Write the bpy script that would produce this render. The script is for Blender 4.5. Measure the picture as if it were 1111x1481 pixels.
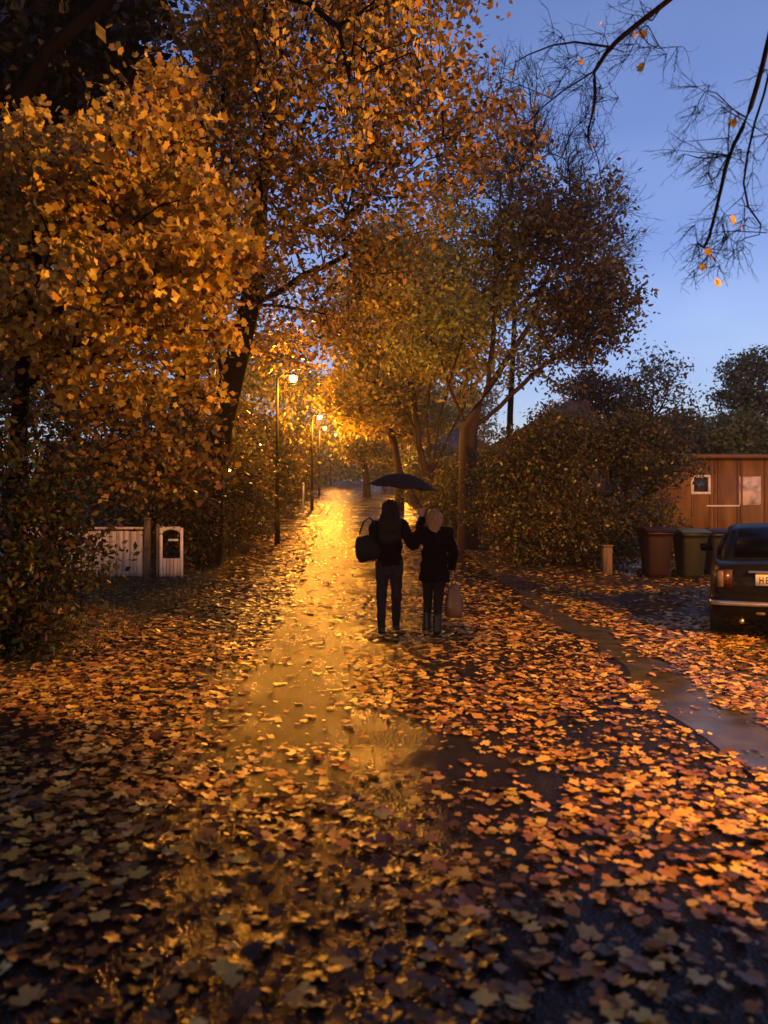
import bpy, math, random
import numpy as np
from mathutils import Vector, Matrix
SC = bpy.context.scene
for o in list(bpy.data.objects): bpy.data.objects.remove(o)
C = bpy.data.collections.new('place'); SC.collection.children.link(C)
rng = np.random.default_rng(7); random.seed(7)

# ------------------------------------------------------------------ camera, sky, exposure
F = 1114.0; CAMH = 1.55
cam = bpy.data.objects.new('camera', bpy.data.cameras.new('camera')); C.objects.link(cam)
cam.location = (0, 0, CAMH); cam.rotation_euler = (math.radians(90), 0, 0)
cam.data.sensor_fit = 'VERTICAL'; cam.data.sensor_height = 24.0
cam.data.lens = 24.0 * F / 1481.0; cam.data.clip_end = 2000; cam.data.clip_start = 0.05
SC.camera = cam
cam.data.dof.use_dof = True; cam.data.dof.focus_distance = 12.0; cam.data.dof.aperture_fstop = 1.1
W = bpy.data.worlds.new('World'); SC.world = W; W.use_nodes = True
wn = W.node_tree; bg = wn.nodes['Background']
sky = wn.nodes.new('ShaderNodeTexSky'); sky.sky_type = 'NISHITA'; sky.sun_disc = False
sky.sun_elevation = math.radians(4.0); sky.sun_rotation = math.radians(200); sky.air_density = 1.0; sky.ozone_density = 2.0; sky.dust_density = 0.3
tint = wn.nodes.new('ShaderNodeMixRGB'); tint.blend_type = 'MULTIPLY'; tint.inputs[0].default_value = 1.0
tint.inputs[2].default_value = (1.7, 1.5, 2.25, 1)
cn_ = wn.nodes.new('ShaderNodeTexNoise'); cn_.inputs['Scale'].default_value = 3.5; cn_.inputs['Detail'].default_value = 5; cn_.inputs['Roughness'].default_value = .45
tg = wn.nodes.new('ShaderNodeTexCoord'); mg = wn.nodes.new('ShaderNodeMapping'); mg.inputs['Scale'].default_value = (1, 1, 2.4)
cr_ = wn.nodes.new('ShaderNodeValToRGB'); cr_.color_ramp.elements[0].position = .38; cr_.color_ramp.elements[1].position = .7
cr_.color_ramp.elements[0].color = (.93, .94, .98, 1); cr_.color_ramp.elements[1].color = (1.22, 1.14, 1.04, 1)
cl = wn.nodes.new('ShaderNodeMixRGB'); cl.blend_type = 'MULTIPLY'; cl.inputs[0].default_value = 1
wn.links.new(tg.outputs['Generated'], mg.inputs[0]); wn.links.new(mg.outputs[0], cn_.inputs[0]); wn.links.new(cn_.outputs[0], cr_.inputs[0])
wn.links.new(sky.outputs[0], tint.inputs[1]); wn.links.new(tint.outputs[0], cl.inputs[1]); wn.links.new(cr_.outputs[0], cl.inputs[2]); wn.links.new(cl.outputs[0], bg.inputs[0])
bg.inputs[1].default_value = 0.15
SKY_TINT = tint
SC.view_settings.view_transform = 'Standard'; SC.view_settings.look = 'None'; SC.view_settings.exposure = 0.0
SC.view_settings.gamma = 1.0
SODIUM = (1.0, 0.35, 0.025)
LAMP_W = 1500.0; RIGHT_LAMP_W = 12000.0

# ------------------------------------------------------------------ helpers
_py = np.arange(-60, 420, 0.5)
_pz = np.interp(_py, [-60, 9, 12, 15, 20, 25, 30, 45, 60, 80, 100, 130, 300, 420], [0, 0, .04, .17, .52, .9, 1.25, 2.35, 3.4, 4.7, 5.6, 6.0, 6.0, 6.0])
_k = np.exp(-0.5 * (np.arange(-8, 9) / 3.5) ** 2); _k /= _k.sum()
_pz = np.convolve(np.pad(_pz, 8, mode='edge'), _k, mode='valid')
def gz(x, y):
    x = np.asarray(x, float); y = np.asarray(y, float)
    p = np.interp(y, _py, _pz)
    s = np.clip((x - 3.2) / 5.0, 0, 1); s = s * s * (3 - 2 * s)
    return p * (1 - 0.72 * s * np.clip((45 - y) / 15, 0, 1))
def at(px, py, Y): return np.array([(px - 555.5) / F * Y, Y, CAMH + (740.5 - py) / F * Y])

def tag(o, label=None, cat=None, group=None, kind=None):
    if label: o['label'] = label
    if cat: o['category'] = cat
    if group: o['group'] = group
    if kind: o['kind'] = kind
    return o
def empty(name, loc, label, cat, group=None, rz=0):
    o = bpy.data.objects.new(name, None); C.objects.link(o); o.location = loc; o.rotation_euler = (0, 0, rz)
    return tag(o, label, cat, group)
def mesh_obj(name, verts, faces, mat, parent=None, smooth=False, col=None, world=True):
    """faces: (n,k) array or list of arrays with k verts each; verts are world coordinates"""
    verts = np.asarray(verts, np.float32)
    if not isinstance(faces, list): faces = [faces]
    me = bpy.data.meshes.new(name)
    me.vertices.add(len(verts)); me.vertices.foreach_set('co', verts.ravel())
    loops = np.concatenate([np.asarray(f, np.int32).ravel() for f in faces])
    tot = np.concatenate([np.full(len(f), np.asarray(f).shape[1], np.int32) for f in faces])
    st = np.concatenate([[0], np.cumsum(tot)[:-1]]).astype(np.int32)
    me.loops.add(len(loops)); me.loops.foreach_set('vertex_index', loops)
    me.polygons.add(len(tot)); me.polygons.foreach_set('loop_start', st); me.polygons.foreach_set('loop_total', tot)
    if smooth: me.polygons.foreach_set('use_smooth', np.ones(len(tot), bool))
    if col is not None:
        a = me.color_attributes.new('tint', 'FLOAT_COLOR', 'POINT')
        c4 = np.ones((len(verts), 4), np.float32); c4[:, :3] = col; a.data.foreach_set('color', c4.ravel())
    me.update(); me.validate()
    me.materials.append(mat)
    o = bpy.data.objects.new(name, me); C.objects.link(o)
    if parent is not None:
        o.parent = parent
        if world:
            M = Matrix.LocRotScale(parent.location, parent.rotation_euler, parent.scale)
            if parent.parent is not None:
                M = Matrix.LocRotScale(parent.parent.location, parent.parent.rotation_euler, parent.parent.scale) @ M
            me.transform(M.inverted())
    return o
class MB:
    def __init__(s): s.v = []; s.f = []; s.n = 0
    def add(s, v, f):
        v = np.asarray(v, float); s.v.append(v)
        for q in f: s.f.append([i + s.n for i in q])
        s.n += len(v); return s
    def box(s, c, d, rz=0, bev=0.0):
        x, y, z = [k / 2 for k in d]
        if bev > 0:
            b = min(bev, x * .9, y * .9, z * .9); pts = []
            for sz in (-1, 1):
                for (zz, ins) in (((z - 0) * sz, b), ((z - b) * sz, 0)) if sz < 0 else (((z - b), 0), (z, b)):
                    X, Y = x - ins, y - ins
                    for (a, q) in ((-X, -Y + b), (-X + b, -Y), (X - b, -Y), (X, -Y + b), (X, Y - b), (X - b, Y), (-X + b, Y), (-X, Y - b)):
                        pts.append((a, q, zz))
            f = []
            for l in range(3):
                for i in range(8): f.append([l * 8 + i, l * 8 + (i + 1) % 8, (l + 1) * 8 + (i + 1) % 8, (l + 1) * 8 + i])
            f.append(list(range(7, -1, -1))); f.append(list(range(24, 32)))
        else:
            pts = [(a * x, b_ * y, c_ * z) for c_ in (-1, 1) for (a, b_) in ((-1, -1), (1, -1), (1, 1), (-1, 1))]
            f = [[3, 2, 1, 0], [4, 5, 6, 7], [0, 1, 5, 4], [1, 2, 6, 5], [2, 3, 7, 6], [3, 0, 4, 7]]
        p = np.array(pts); cs, sn = math.cos(rz), math.sin(rz)
        p = np.stack([p[:, 0] * cs - p[:, 1] * sn, p[:, 0] * sn + p[:, 1] * cs, p[:, 2]], 1) + np.array(c)
        return s.add(p, f)
    def tube(s, pts, rad, n=8, cap=True):
        pts = np.asarray(pts, float); rad = np.broadcast_to(rad, (len(pts),)); V = []
        for i, p in enumerate(pts):
            d = pts[min(i + 1, len(pts) - 1)] - pts[max(i - 1, 0)]; d = d / (np.linalg.norm(d) + 1e-9)
            a = np.array([0, 0, 1.]) if abs(d[2]) < .9 else np.array([1., 0, 0])
            u = np.cross(d, a); u /= np.linalg.norm(u); w = np.cross(d, u)
            for k in range(n):
                t = 2 * math.pi * k / n; V.append(p + rad[i] * (math.cos(t) * u + math.sin(t) * w))
        f = [[i * n + k, i * n + (k + 1) % n, (i + 1) * n + (k + 1) % n, (i + 1) * n + k] for i in range(len(pts) - 1) for k in range(n)]
        if cap: f.append(list(range(n - 1, -1, -1))); f.append([(len(pts) - 1) * n + k for k in range(n)])
        return s.add(V, f)
    def lathe(s, c, prof, n=20):
        V = []; c = np.array(c)
        for (r, z) in prof:
            for k in range(n): t = 2 * math.pi * k / n; V.append(c + np.array([r * math.cos(t), r * math.sin(t), z]))
        f = [[i * n + k, i * n + (k + 1) % n, (i + 1) * n + (k + 1) % n, (i + 1) * n + k] for i in range(len(prof) - 1) for k in range(n)]
        return s.add(V, f)
    def prism(s, outline, y0, y1, axis=1):
        """outline list of 2D points; extruded along the given axis"""
        n = len(outline); V = []
        for yy in (y0, y1):
            for (a, b) in outline:
                V.append((a, yy, b) if axis == 1 else ((yy, a, b) if axis == 0 else (a, b, yy)))
        f = [[i, (i + 1) % n, n + (i + 1) % n, n + i] for i in range(n)] + [list(range(n - 1, -1, -1)), list(range(n, 2 * n))]
        return s.add(V, f)
    def build(s, name, mat, parent=None, smooth=False, world=True):
        by = {}
        for q in s.f: by.setdefault(len(q), []).append(q)
        return mesh_obj(name, np.concatenate(s.v), [np.array(q) for q in by.values()], mat, parent, smooth, world=world)

# ------------------------------------------------------------------ materials
def newmat(name):
    m = bpy.data.materials.new(name); m.use_nodes = True; return m, m.node_tree, m.node_tree.nodes['Principled BSDF']
def setp(b, **k):
    for a, v in k.items():
        n = {'base': 'Base Color', 'rough': 'Roughness', 'metal': 'Metallic', 'spec': 'Specular IOR Level', 'coat': 'Coat Weight', 'coatr': 'Coat Roughness', 'sheen': 'Sheen Weight', 'alpha': 'Alpha', 'trans': 'Transmission Weight'}[a]
        b.inputs[n].default_value = (*v, 1) if a == 'base' else v
def mat(name, base, rough=.6, metal=0, var=.35, scale=6, bump=.0, bscale=40, stretch=(1, 1, 1), base2=None, **k):
    m, t, b = newmat(name); setp(b, rough=rough, metal=metal, **k)
    tc = t.nodes.new('ShaderNodeTexCoord'); mp = t.nodes.new('ShaderNodeMapping'); mp.inputs['Scale'].default_value = stretch
    t.links.new(tc.outputs['Object'], mp.inputs[0])
    n = t.nodes.new('ShaderNodeTexNoise'); n.inputs['Scale'].default_value = scale; n.inputs['Detail'].default_value = 6
    t.links.new(mp.outputs[0], n.inputs[0])
    r = t.nodes.new('ShaderNodeValToRGB'); r.color_ramp.elements[0].position = .32; r.color_ramp.elements[1].position = .68
    c2 = base2 if base2 else tuple(min(1, c * (1 + var)) for c in base); c1 = tuple(c * (1 - var) for c in base) if not base2 else base
    r.color_ramp.elements[0].color = (*c1, 1); r.color_ramp.elements[1].color = (*c2, 1)
    t.links.new(n.outputs[0], r.inputs[0]); t.links.new(r.outputs[0], b.inputs['Base Color'])
    if bump:
        n2 = t.nodes.new('ShaderNodeTexNoise'); n2.inputs['Scale'].default_value = bscale; n2.inputs['Detail'].default_value = 4
        t.links.new(mp.outputs[0], n2.inputs[0])
        bp = t.nodes.new('ShaderNodeBump'); bp.inputs['Strength'].default_value = bump; bp.inputs['Distance'].default_value = .02
        t.links.new(n2.outputs[0], bp.inputs['Height']); t.links.new(bp.outputs[0], b.inputs['Normal'])
    return m
def leafmat(name, transl=.45, rough=.4, spec=.5):
    m, t, b = newmat(name); setp(b, rough=rough, spec=spec)
    a = t.nodes.new('ShaderNodeAttribute'); a.attribute_name = 'tint'
    tr = t.nodes.new('ShaderNodeBsdfTranslucent'); mx = t.nodes.new('ShaderNodeMixShader'); mx.inputs[0].default_value = transl
    t.links.new(a.outputs['Color'], b.inputs['Base Color']); t.links.new(a.outputs['Color'], tr.inputs[0])
    t.links.new(b.outputs[0], mx.inputs[1]); t.links.new(tr.outputs[0], mx.inputs[2])
    t.links.new(mx.outputs[0], t.nodes['Material Output'].inputs[0]); return m
def emis(name, col, strength):
    m, t, b = newmat(name); setp(b, base=col); b.inputs['Emission Color'].default_value = (*col, 1); b.inputs['Emission Strength'].default_value = strength; return m
def asphalt(name, base, r0, r1, bump, pud_scale=.9, gr=60):
    m, t, b = newmat(name); L = t.links.new; setp(b, spec=.16)
    tc = t.nodes.new('ShaderNodeTexCoord')
    n = t.nodes.new('ShaderNodeTexNoise'); n.inputs['Scale'].default_value = pud_scale; n.inputs['Detail'].default_value = 5; L(tc.outputs['Object'], n.inputs[0])
    r = t.nodes.new('ShaderNodeMapRange'); r.inputs[1].default_value = .4; r.inputs[2].default_value = .62; r.inputs[3].default_value = r0; r.inputs[4].default_value = r1
    L(n.outputs[0], r.inputs[0]); L(r.outputs[0], b.inputs['Roughness'])
    g = t.nodes.new('ShaderNodeTexVoronoi'); g.inputs['Scale'].default_value = gr; L(tc.outputs['Object'], g.inputs[0])
    n2 = t.nodes.new('ShaderNodeTexNoise'); n2.inputs['Scale'].default_value = 4; n2.inputs['Detail'].default_value = 8; L(tc.outputs['Object'], n2.inputs[0])
    cr = t.nodes.new('ShaderNodeValToRGB'); cr.color_ramp.elements[0].position = .3; cr.color_ramp.elements[1].position = .7
    cr.color_ramp.elements[0].color = (*[c * .6 for c in base], 1); cr.color_ramp.elements[1].color = (*[c * 1.5 for c in base], 1)
    L(n2.outputs[0], cr.inputs[0]); L(cr.outputs[0], b.inputs['Base Color'])
    bs = t.nodes.new('ShaderNodeMath'); bs.operation = 'MULTIPLY'; L(r.outputs[0], bs.inputs[0]); bs.inputs[1].default_value = bump / max(r1, .01)
    bp = t.nodes.new('ShaderNodeBump'); bp.inputs['Distance'].default_value = .01; L(bs.outputs[0], bp.inputs['Strength'])
    ad = t.nodes.new('ShaderNodeMath'); ad.operation = 'ADD'; L(g.outputs['Distance'], ad.inputs[0]); L(n2.outputs[0], ad.inputs[1])
    L(ad.outputs[0], bp.inputs['Height']); L(bp.outputs[0], b.inputs['Normal']); return m

M_ASPH = asphalt('wet_asphalt', (.009, .009, .010), .18, .34, .7)
M_SMOOTH = asphalt('smooth_wet_asphalt', (.009, .008, .007), .13, .22, .62, 1.6, 75)
M_GUTTER = asphalt('puddled_gutter', (.045, .046, .055), .03, .2, .12, 1.2)
M_YARD = asphalt('yard_asphalt', (.035, .035, .04), .15, .45, .5, .7)
M_SOIL = mat('leafy_soil', (.012, .012, .006), .8, var=.6, scale=3, bump=.6, bscale=25, base2=(.035, .03, .012))
M_BARK = mat('wet_bark', (.028, .015, .009), .7, spec=.25, var=.5, scale=5, bump=.9, bscale=22, stretch=(1, 1, .3))
M_BARKD = mat('dark_bark', (.004, .003, .0025), .95, spec=.02, var=.5, scale=5, bump=.9, bscale=22, stretch=(1, 1, .3))
M_LEAF = leafmat('autumn_leaves'); M_LITTER = leafmat('wet_litter', .08, .36, .4)
M_WOODG = mat('weathered_boards', (.5, .44, .38), .7, var=.35, scale=2.2, bump=.3, stretch=(8, 8, .6))
M_WOODP = mat('old_post_wood', (.12, .09, .06), .8, var=.5, scale=4, bump=.5, stretch=(4, 4, .5))
M_WHITE = mat('worn_white_paint', (.66, .64, .62), .5, var=.2, scale=9)
M_STEEL = mat('galvanised_steel', (.014, .014, .012), .8, .0, spec=.15, var=.2, scale=12)
M_BLACK = mat('black_plastic', (.012, .012, .013), .45, var=.2)
M_LENS = emis('lit_lamp_lens', (1.0, .50, .12), 22.0)

# ------------------------------------------------------------------ ground
def sheet(name, xs_of_u, us, ys, mat_, dz, label=None):
    """us lateral samples, ys along; xs_of_u(u,y) -> x"""
    U, Y = np.meshgrid(us, ys); X = xs_of_u(U, Y); Z = gz(X, Y) + dz
    v = np.stack([X, Y, Z], -1).reshape(-1, 3); nu = len(us); ny = len(ys)
    i = np.arange(ny - 1)[:, None] * nu + np.arange(nu - 1)[None]; i = i.ravel()
    return tag(mesh_obj(name, v, np.stack([i, i + 1, i + nu + 1, i + nu], 1), mat_, smooth=True), kind='structure')
YS = np.concatenate([np.arange(-25, 60, .5), np.arange(60, 160, 2), np.arange(160, 420, 20)])
XG = np.unique(np.concatenate([np.arange(-200, -12, 12), np.arange(-12, 12, .5), np.arange(12, 210, 12)]))
sheet('ground', lambda u, y: u, XG, YS, M_SOIL, 0)
PD = -0.041                                               # heading of the lane
lane = lambda u, y: u + PD * y
sheet('lane', lane, np.arange(-2.9, 2.95, .1), YS[YS < 150], M_ASPH, .006)
sheet('footpath', lane, np.linspace(-1.42, -.02, 8), YS[YS < 150], M_SMOOTH, .010)
def gut(u, y):   # runs beside the lane and drifts over the yard
    return u * (1 + .35 * np.sin(y * 1.3) + .2 * np.sin(y * 3.1)) + 2.52 + .07 * np.sin(y * .9) 
sheet('gutter', gut, np.linspace(-.24, .24, 5), np.arange(1.5, 15.6, .25), M_GUTTER, .010)
sheet('yard', lambda u, y: u + np.clip(PD * y, -2, 0) * 0 , np.arange(2.3, 16, .5), np.arange(-12, 21, .5), M_YARD, .002)

# ------------------------------------------------------------------ leaves (numpy)
def star(n_l, deep):
    """outline of a lobed leaf with stalk notch, radius ~1"""
    if n_l == 5:
        a = np.radians([-90, -60, -20, 0, 22, 45, 68, 90, 112, 135, 158, 180, 200, 240]); r = np.array([.25, .62, .95, .55, .45 + deep * 0, 1.0, .5, 1.15, .5, 1.0, .45, .55, .95, .62])
        a = np.radians([-90, -55, -15, 5, 25, 50, 70, 90, 110, 130, 155, 175, 195, 235]); r = np.array([.2, .68, .86, .66, .7, .98, .74, 1.1, .74, .98, .7, .66, .86, .68])
    elif n_l == 3:
        a = np.radians([-90, -30, 20, 45, 65, 90, 115, 135, 160, 210]); r = np.array([.35, .78, .7, .95, .74, 1.1, .74, .95, .7, .78])
    else:
        a = np.radians([-90, 0, 90, 180]); r = np.array([.95, .55, 1.0, .55])
    return np.stack([np.cos(a) * r, np.sin(a) * r], 1)
def leaves(centres, size, nrm, cols, kind=4, curl=.3, rs=None):
    """returns verts, faces, colours of leaf polygons; nrm: (n,3) unit normals"""
    rs = rs or rng; n = len(centres); out = star(kind, 0); k = len(out)
    a = rs.normal(size=(n, 3)); u = np.cross(nrm, a); u /= np.linalg.norm(u, axis=1, keepdims=True) + 1e-9; w = np.cross(nrm, u)
    s = np.broadcast_to(size, (n,))[:, None, None]
    asp = rs.uniform(.75, 1.1, (n, 1, 1))
    ox = out[None, :, 0:1] * s * asp; oy = out[None, :, 1:2] * s
    cv = (rs.uniform(-.3, 1, (n, 1, 1)) * curl) * ((out[:, 0] ** 2 + .5 * out[:, 1] ** 2)[None, :, None]) * s
    if kind == 4:
        V = centres[:, None] + ox * u[:, None] + oy * w[:, None] + cv * nrm[:, None]
        f = (np.arange(n)[:, None] * 4 + np.arange(4)[None]); return V.reshape(-1, 3), f, np.repeat(cols, 4, 0)
    V = centres[:, None] + ox * u[:, None] + oy * w[:, None] + cv * nrm[:, None]
    jit = rs.normal(size=(n, k, 1)) * .06 * s; V = V + jit * nrm[:, None]
    V = np.concatenate([centres[:, None], V], 1); b = np.arange(n)[:, None, None] * (k + 1)
    tri = np.stack([np.zeros(k, int), 1 + np.arange(k), 1 + (np.arange(k) + 1) % k], 1)[None]
    return V.reshape(-1, 3), (b + tri).reshape(-1, 3), np.repeat(cols, k + 1, 0)
def palette(n, cols, weights=None, jitter=.25, rs=None):
    rs = rs or rng; cols = np.array(cols); i = rs.choice(len(cols), n, p=None if weights is None else np.array(weights) / sum(weights))
    c = cols[i] * rs.uniform(1 - jitter, 1 + jitter, (n, 1)); return np.clip(c, 0, 1)
ORANGE = [(.60, .45, .07), (.58, .38, .05), (.64, .50, .09), (.42, .25, .04), (.34, .28, .05)]
YELLOW = [(.52, .44, .09), (.46, .36, .07), (.32, .32, .06), (.56, .42, .09)]
OLIVE = [(.08, .11, .025), (.05, .08, .02), (.13, .13, .03), (.09, .08, .025)]
DARK = [(.03, .035, .014), (.045, .04, .015), (.02, .025, .01), (.07, .05, .02)]
RUST = [(.10, .05, .022), (.13, .07, .025), (.07, .04, .02), (.15, .10, .03)]

LAMPS = []      # heads of the lamps ahead: foliage left out around them and along camera sight lines
def clear_of_lamps(P, r):
    ok = np.ones(len(P), bool)
    for L in [np.array(q) for q in ((-2.53, 21.5, 5.1), (-2.92, 35, 5.75), (-3.65, 47.5, 6.3), (-4.15, 66, 7.9), (1.4, 52, 5.5))]:
        s = np.clip(P[:, 1] / L[1], .45, 1.01); q = np.array([0, 0, CAMH]) + (L - np.array([0, 0, CAMH])) * s[:, None]
        ok &= ~((np.linalg.norm(P - q, axis=1) < r) ) & (np.linalg.norm(P - L - [0, 0, -.2], axis=1) > .9 + L[1] * .012)
    return ok
def lobes(px, py, Y, rx, rz, ry, n, seed, size=.42):
    rs = np.random.default_rng(seed); out = []
    for i in range(n):
        a = rs.uniform(0, 2 * math.pi); q = math.sqrt(rs.random()) * .72; dep = rs.uniform(-.6, .6); f = size * rs.uniform(.7, 1.25)
        out.append(px_ell(px + rx * q * math.cos(a), py + rz * q * math.sin(a), Y + ry * dep, rx * f * 1.15, rz * f * .8, ry * f))
    return out
def in_ell(e, n, rs, shell=.55):
    d = rs.normal(size=(n, 3)); d /= np.linalg.norm(d, axis=1, keepdims=True)
    r = rs.uniform(shell ** 3, 1, (n, 1)) ** (1 / 3.)
    return np.array(e[:3]) + d * r * np.array(e[3:6])
def grow(trunk, trad, targets, rs, twig=.012, step=.45, bow=.12, expo=2.25, attach=.9, limbs=()):
    """trunk polyline (m,3). Connect every target to the nearest grown node; returns chains of (pts, radii)"""
    P = []; par = []
    for i in range(len(trunk) - 1):
        a, b = np.array(trunk[i]), np.array(trunk[i + 1]); m = max(1, int(np.linalg.norm(b - a) / step))
        for j in range(m): P.append(a + (b - a) * j / m); par.append(len(P) - 2)
    P.append(np.array(trunk[-1])); par.append(len(P) - 2); nt = len(P); par[0] = -1
    top = P[-1]; base = np.array(trunk[0]); H = np.linalg.norm(top - base)
    clear = [i for i in range(nt) if np.linalg.norm(P[i] - base) > attach * H]
    order = np.argsort(np.linalg.norm(targets - top, axis=1) + rs.uniform(0, .6, len(targets)))
    idx = clear[:] ; A = np.array([P[i] for i in idx]); pl = [0.0] * len(idx)
    A = list(A)
    for ln in limbs:      # main limbs given as polylines; each starts at the nearest trunk node
        ln = [np.array(q) for q in ln]; pi = int(np.argmin([np.linalg.norm(P[i] - ln[0]) for i in range(len(P))])); prev = P[pi]
        for q in ln:
            L = np.linalg.norm(q - prev); m = max(1, int(L / step)); p0 = prev
            if L < .05: continue
            for k_ in range(1, m + 1):
                pt = p0 + (q - p0) * k_ / m + rs.normal(size=3) * .05 * step; P.append(pt); par.append(pi); pi = len(P) - 1; idx.append(pi); A.append(pt); pl.append(0.0)
            prev = q
    for t in order:
        T = targets[t]; AA = np.array(A); d = np.linalg.norm(AA - T, axis=1)
        back = np.maximum(0, AA[:, 2] - T[2]) * .35
        j = int(np.argmin(d + .28 * np.array(pl) + back)); p0 = AA[j]; L = d[j]; m = max(1, int(L / step)); pi = idx[j]; base_l = pl[j]
        prev = p0
        for q in range(1, m + 1):
            s = q / m; pt = p0 + (T - p0) * s + np.array([0, 0, 1]) * bow * L * math.sin(math.pi * s) * .5
            if q < m: pt = pt + rs.normal(size=3) * .09 * step
            P.append(pt); par.append(pi); pi = len(P) - 1; idx.append(pi); A.append(pt); base_l += np.linalg.norm(pt - prev); pl.append(base_l); prev = pt
    n = len(P); acc = np.zeros(n); kids = [[] for _ in range(n)]
    for i in range(n - 1, 0, -1):
        if acc[i] == 0: acc[i] = twig ** expo
        acc[par[i]] += acc[i]; kids[par[i]].append(i)
    R = acc ** (1 / expo)
    cap = np.interp(np.linspace(0, 1, nt), np.linspace(0, 1, len(trad)), trad); R[:nt] = cap
    R = np.minimum(R, trad[-1] * .95); R[:nt] = cap
    chains = []; stack = [(0, None)]
    while stack:
        i, start = stack.pop(); pts = [P[start]] if start is not None else []; rr = [R[i]] if start is not None else []
        c = i
        while True:
            pts.append(P[c]); rr.append(R[c])
            if not kids[c]: break
            ks = sorted(kids[c], key=lambda q: (q < nt) * 100 + acc[q], reverse=True)
            for k in ks[1:]: stack.append((k, c))
            c = ks[0]
        rr[-1] = max(rr[-1] * .4, .002); chains.append((np.array(pts), np.array(rr)))
    return chains
def chaikin(ch):
    out = []
    for p, q in ch:
        for _ in range(1):
            if len(p) < 3: break
            a = p[:-1] * .75 + p[1:] * .25; b_ = p[:-1] * .25 + p[1:] * .75; ra = q[:-1] * .75 + q[1:] * .25; rb = q[:-1] * .25 + q[1:] * .75
            P = np.empty((2 * len(a), 3)); P[0::2] = a; P[1::2] = b_; Q = np.empty(2 * len(a)); Q[0::2] = ra; Q[1::2] = rb
            p = np.concatenate([p[:1], P, p[-1:]]); q = np.concatenate([q[:1], Q, q[-1:]])
        out.append((p, q))
    return out
def tubes(chains):
    V = []; Fq = []; n0 = 0
    for pts, rad in chains:
        if len(pts) < 2: continue
        n = 9 if rad[0] > .1 else (6 if rad[0] > .03 else (4 if rad[0] > .012 else 3))
        d = np.gradient(pts, axis=0); d /= np.linalg.norm(d, axis=1, keepdims=True) + 1e-9
        a = np.where(np.abs(d[:, 2:3]) < .9, np.array([[0, 0, 1.]]), np.array([[1., 0, 0]]))
        u = np.cross(d, a); u /= np.linalg.norm(u, axis=1, keepdims=True) + 1e-9; w = np.cross(d, u)
        t = 2 * np.pi * np.arange(n) / n
        v = pts[:, None] + rad[:, None, None] * (np.cos(t)[None, :, None] * u[:, None] + np.sin(t)[None, :, None] * w[:, None])
        V.append(v.reshape(-1, 3)); i = np.arange(len(pts) - 1)[:, None] * n; k = np.arange(n)[None]; k2 = (k + 1) % n
        q = np.stack([i + k, i + k2, i + n + k2, i + n + k], -1).reshape(-1, 4) + n0; Fq.append(q); n0 += v.shape[0] * v.shape[1]
    return np.concatenate(V), np.concatenate(Fq)
def foliage(centres, per, spread, size, cols, rs, kind=4, droop=.25, flat=.6):
    n = len(centres) * per
    c = np.repeat(centres, per, 0) + rs.normal(size=(n, 3)) * np.array([spread, spread, spread * flat])
    hue = np.repeat(rs.uniform(.65, 1.25, (len(centres), 1)), per, 0); ok = clear_of_lamps(c, .2); c = c[ok]; hue = hue[ok]; n = len(c)
    nr = rs.normal(size=(n, 3)) + (np.array([.3, -.7, .1]) if kind == 3 else np.array([0, 0, .7])); nr /= np.linalg.norm(nr, axis=1, keepdims=True)
    # every clump has a hue of its own on top of each leaf's
    cc = palette(n, cols, None, .3, rs) * hue
    return leaves(c, rs.uniform(.6, 1.15, n) * size, nr, np.clip(cc, 0, 1), kind, .35, rs)
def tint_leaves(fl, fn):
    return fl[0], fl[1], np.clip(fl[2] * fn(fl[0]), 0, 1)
def tree(name, label, cat, trunk, trad, crowns, n_targets, per, spread, size, cols, seed, group=None, kind=4, bark=None, twig=.012, step=.45, crown_name='crown', shell=.5, bare=False, attach=.9, extra=None, bow=.12, keep=None, limbs=(), lamp_tint=None):
    rs = np.random.default_rng(seed)
    vol = np.array([e[3] * e[4] * e[5] for e in crowns]); cnt = np.maximum(2, (n_targets * vol / vol.sum()).astype(int))
    T = np.concatenate([in_ell(e, k, rs, shell) for e, k in zip(crowns, cnt)])
    if keep is not None: T = T[keep(T)]
    T = T[clear_of_lamps(T, .45)]
    root = empty(name, tuple(trunk[0]), label, cat, group)
    ch = grow(trunk, trad, T, rs, twig, step, bow=bow, attach=attach, limbs=limbs)
    if extra: ch += extra(rs, T)
    v, f = tubes(ch); mesh_obj('trunk', v, f, bark or M_BARK, root, smooth=True)
    if not bare:
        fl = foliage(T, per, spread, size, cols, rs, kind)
        if lamp_tint: fl = tint_leaves(fl, lamp_tint)
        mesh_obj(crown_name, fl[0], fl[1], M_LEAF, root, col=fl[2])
    return root, T
def px_ell(px, py, Y, rx, rz, ry): 
    c = at(px, py, Y); return (*c, rx / F * Y, ry, rz / F * Y)
def base(px, Y, dx=0): x = (px - 555.5) / F * Y; return np.array([x, Y, gz(x, Y) - .05])

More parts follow.
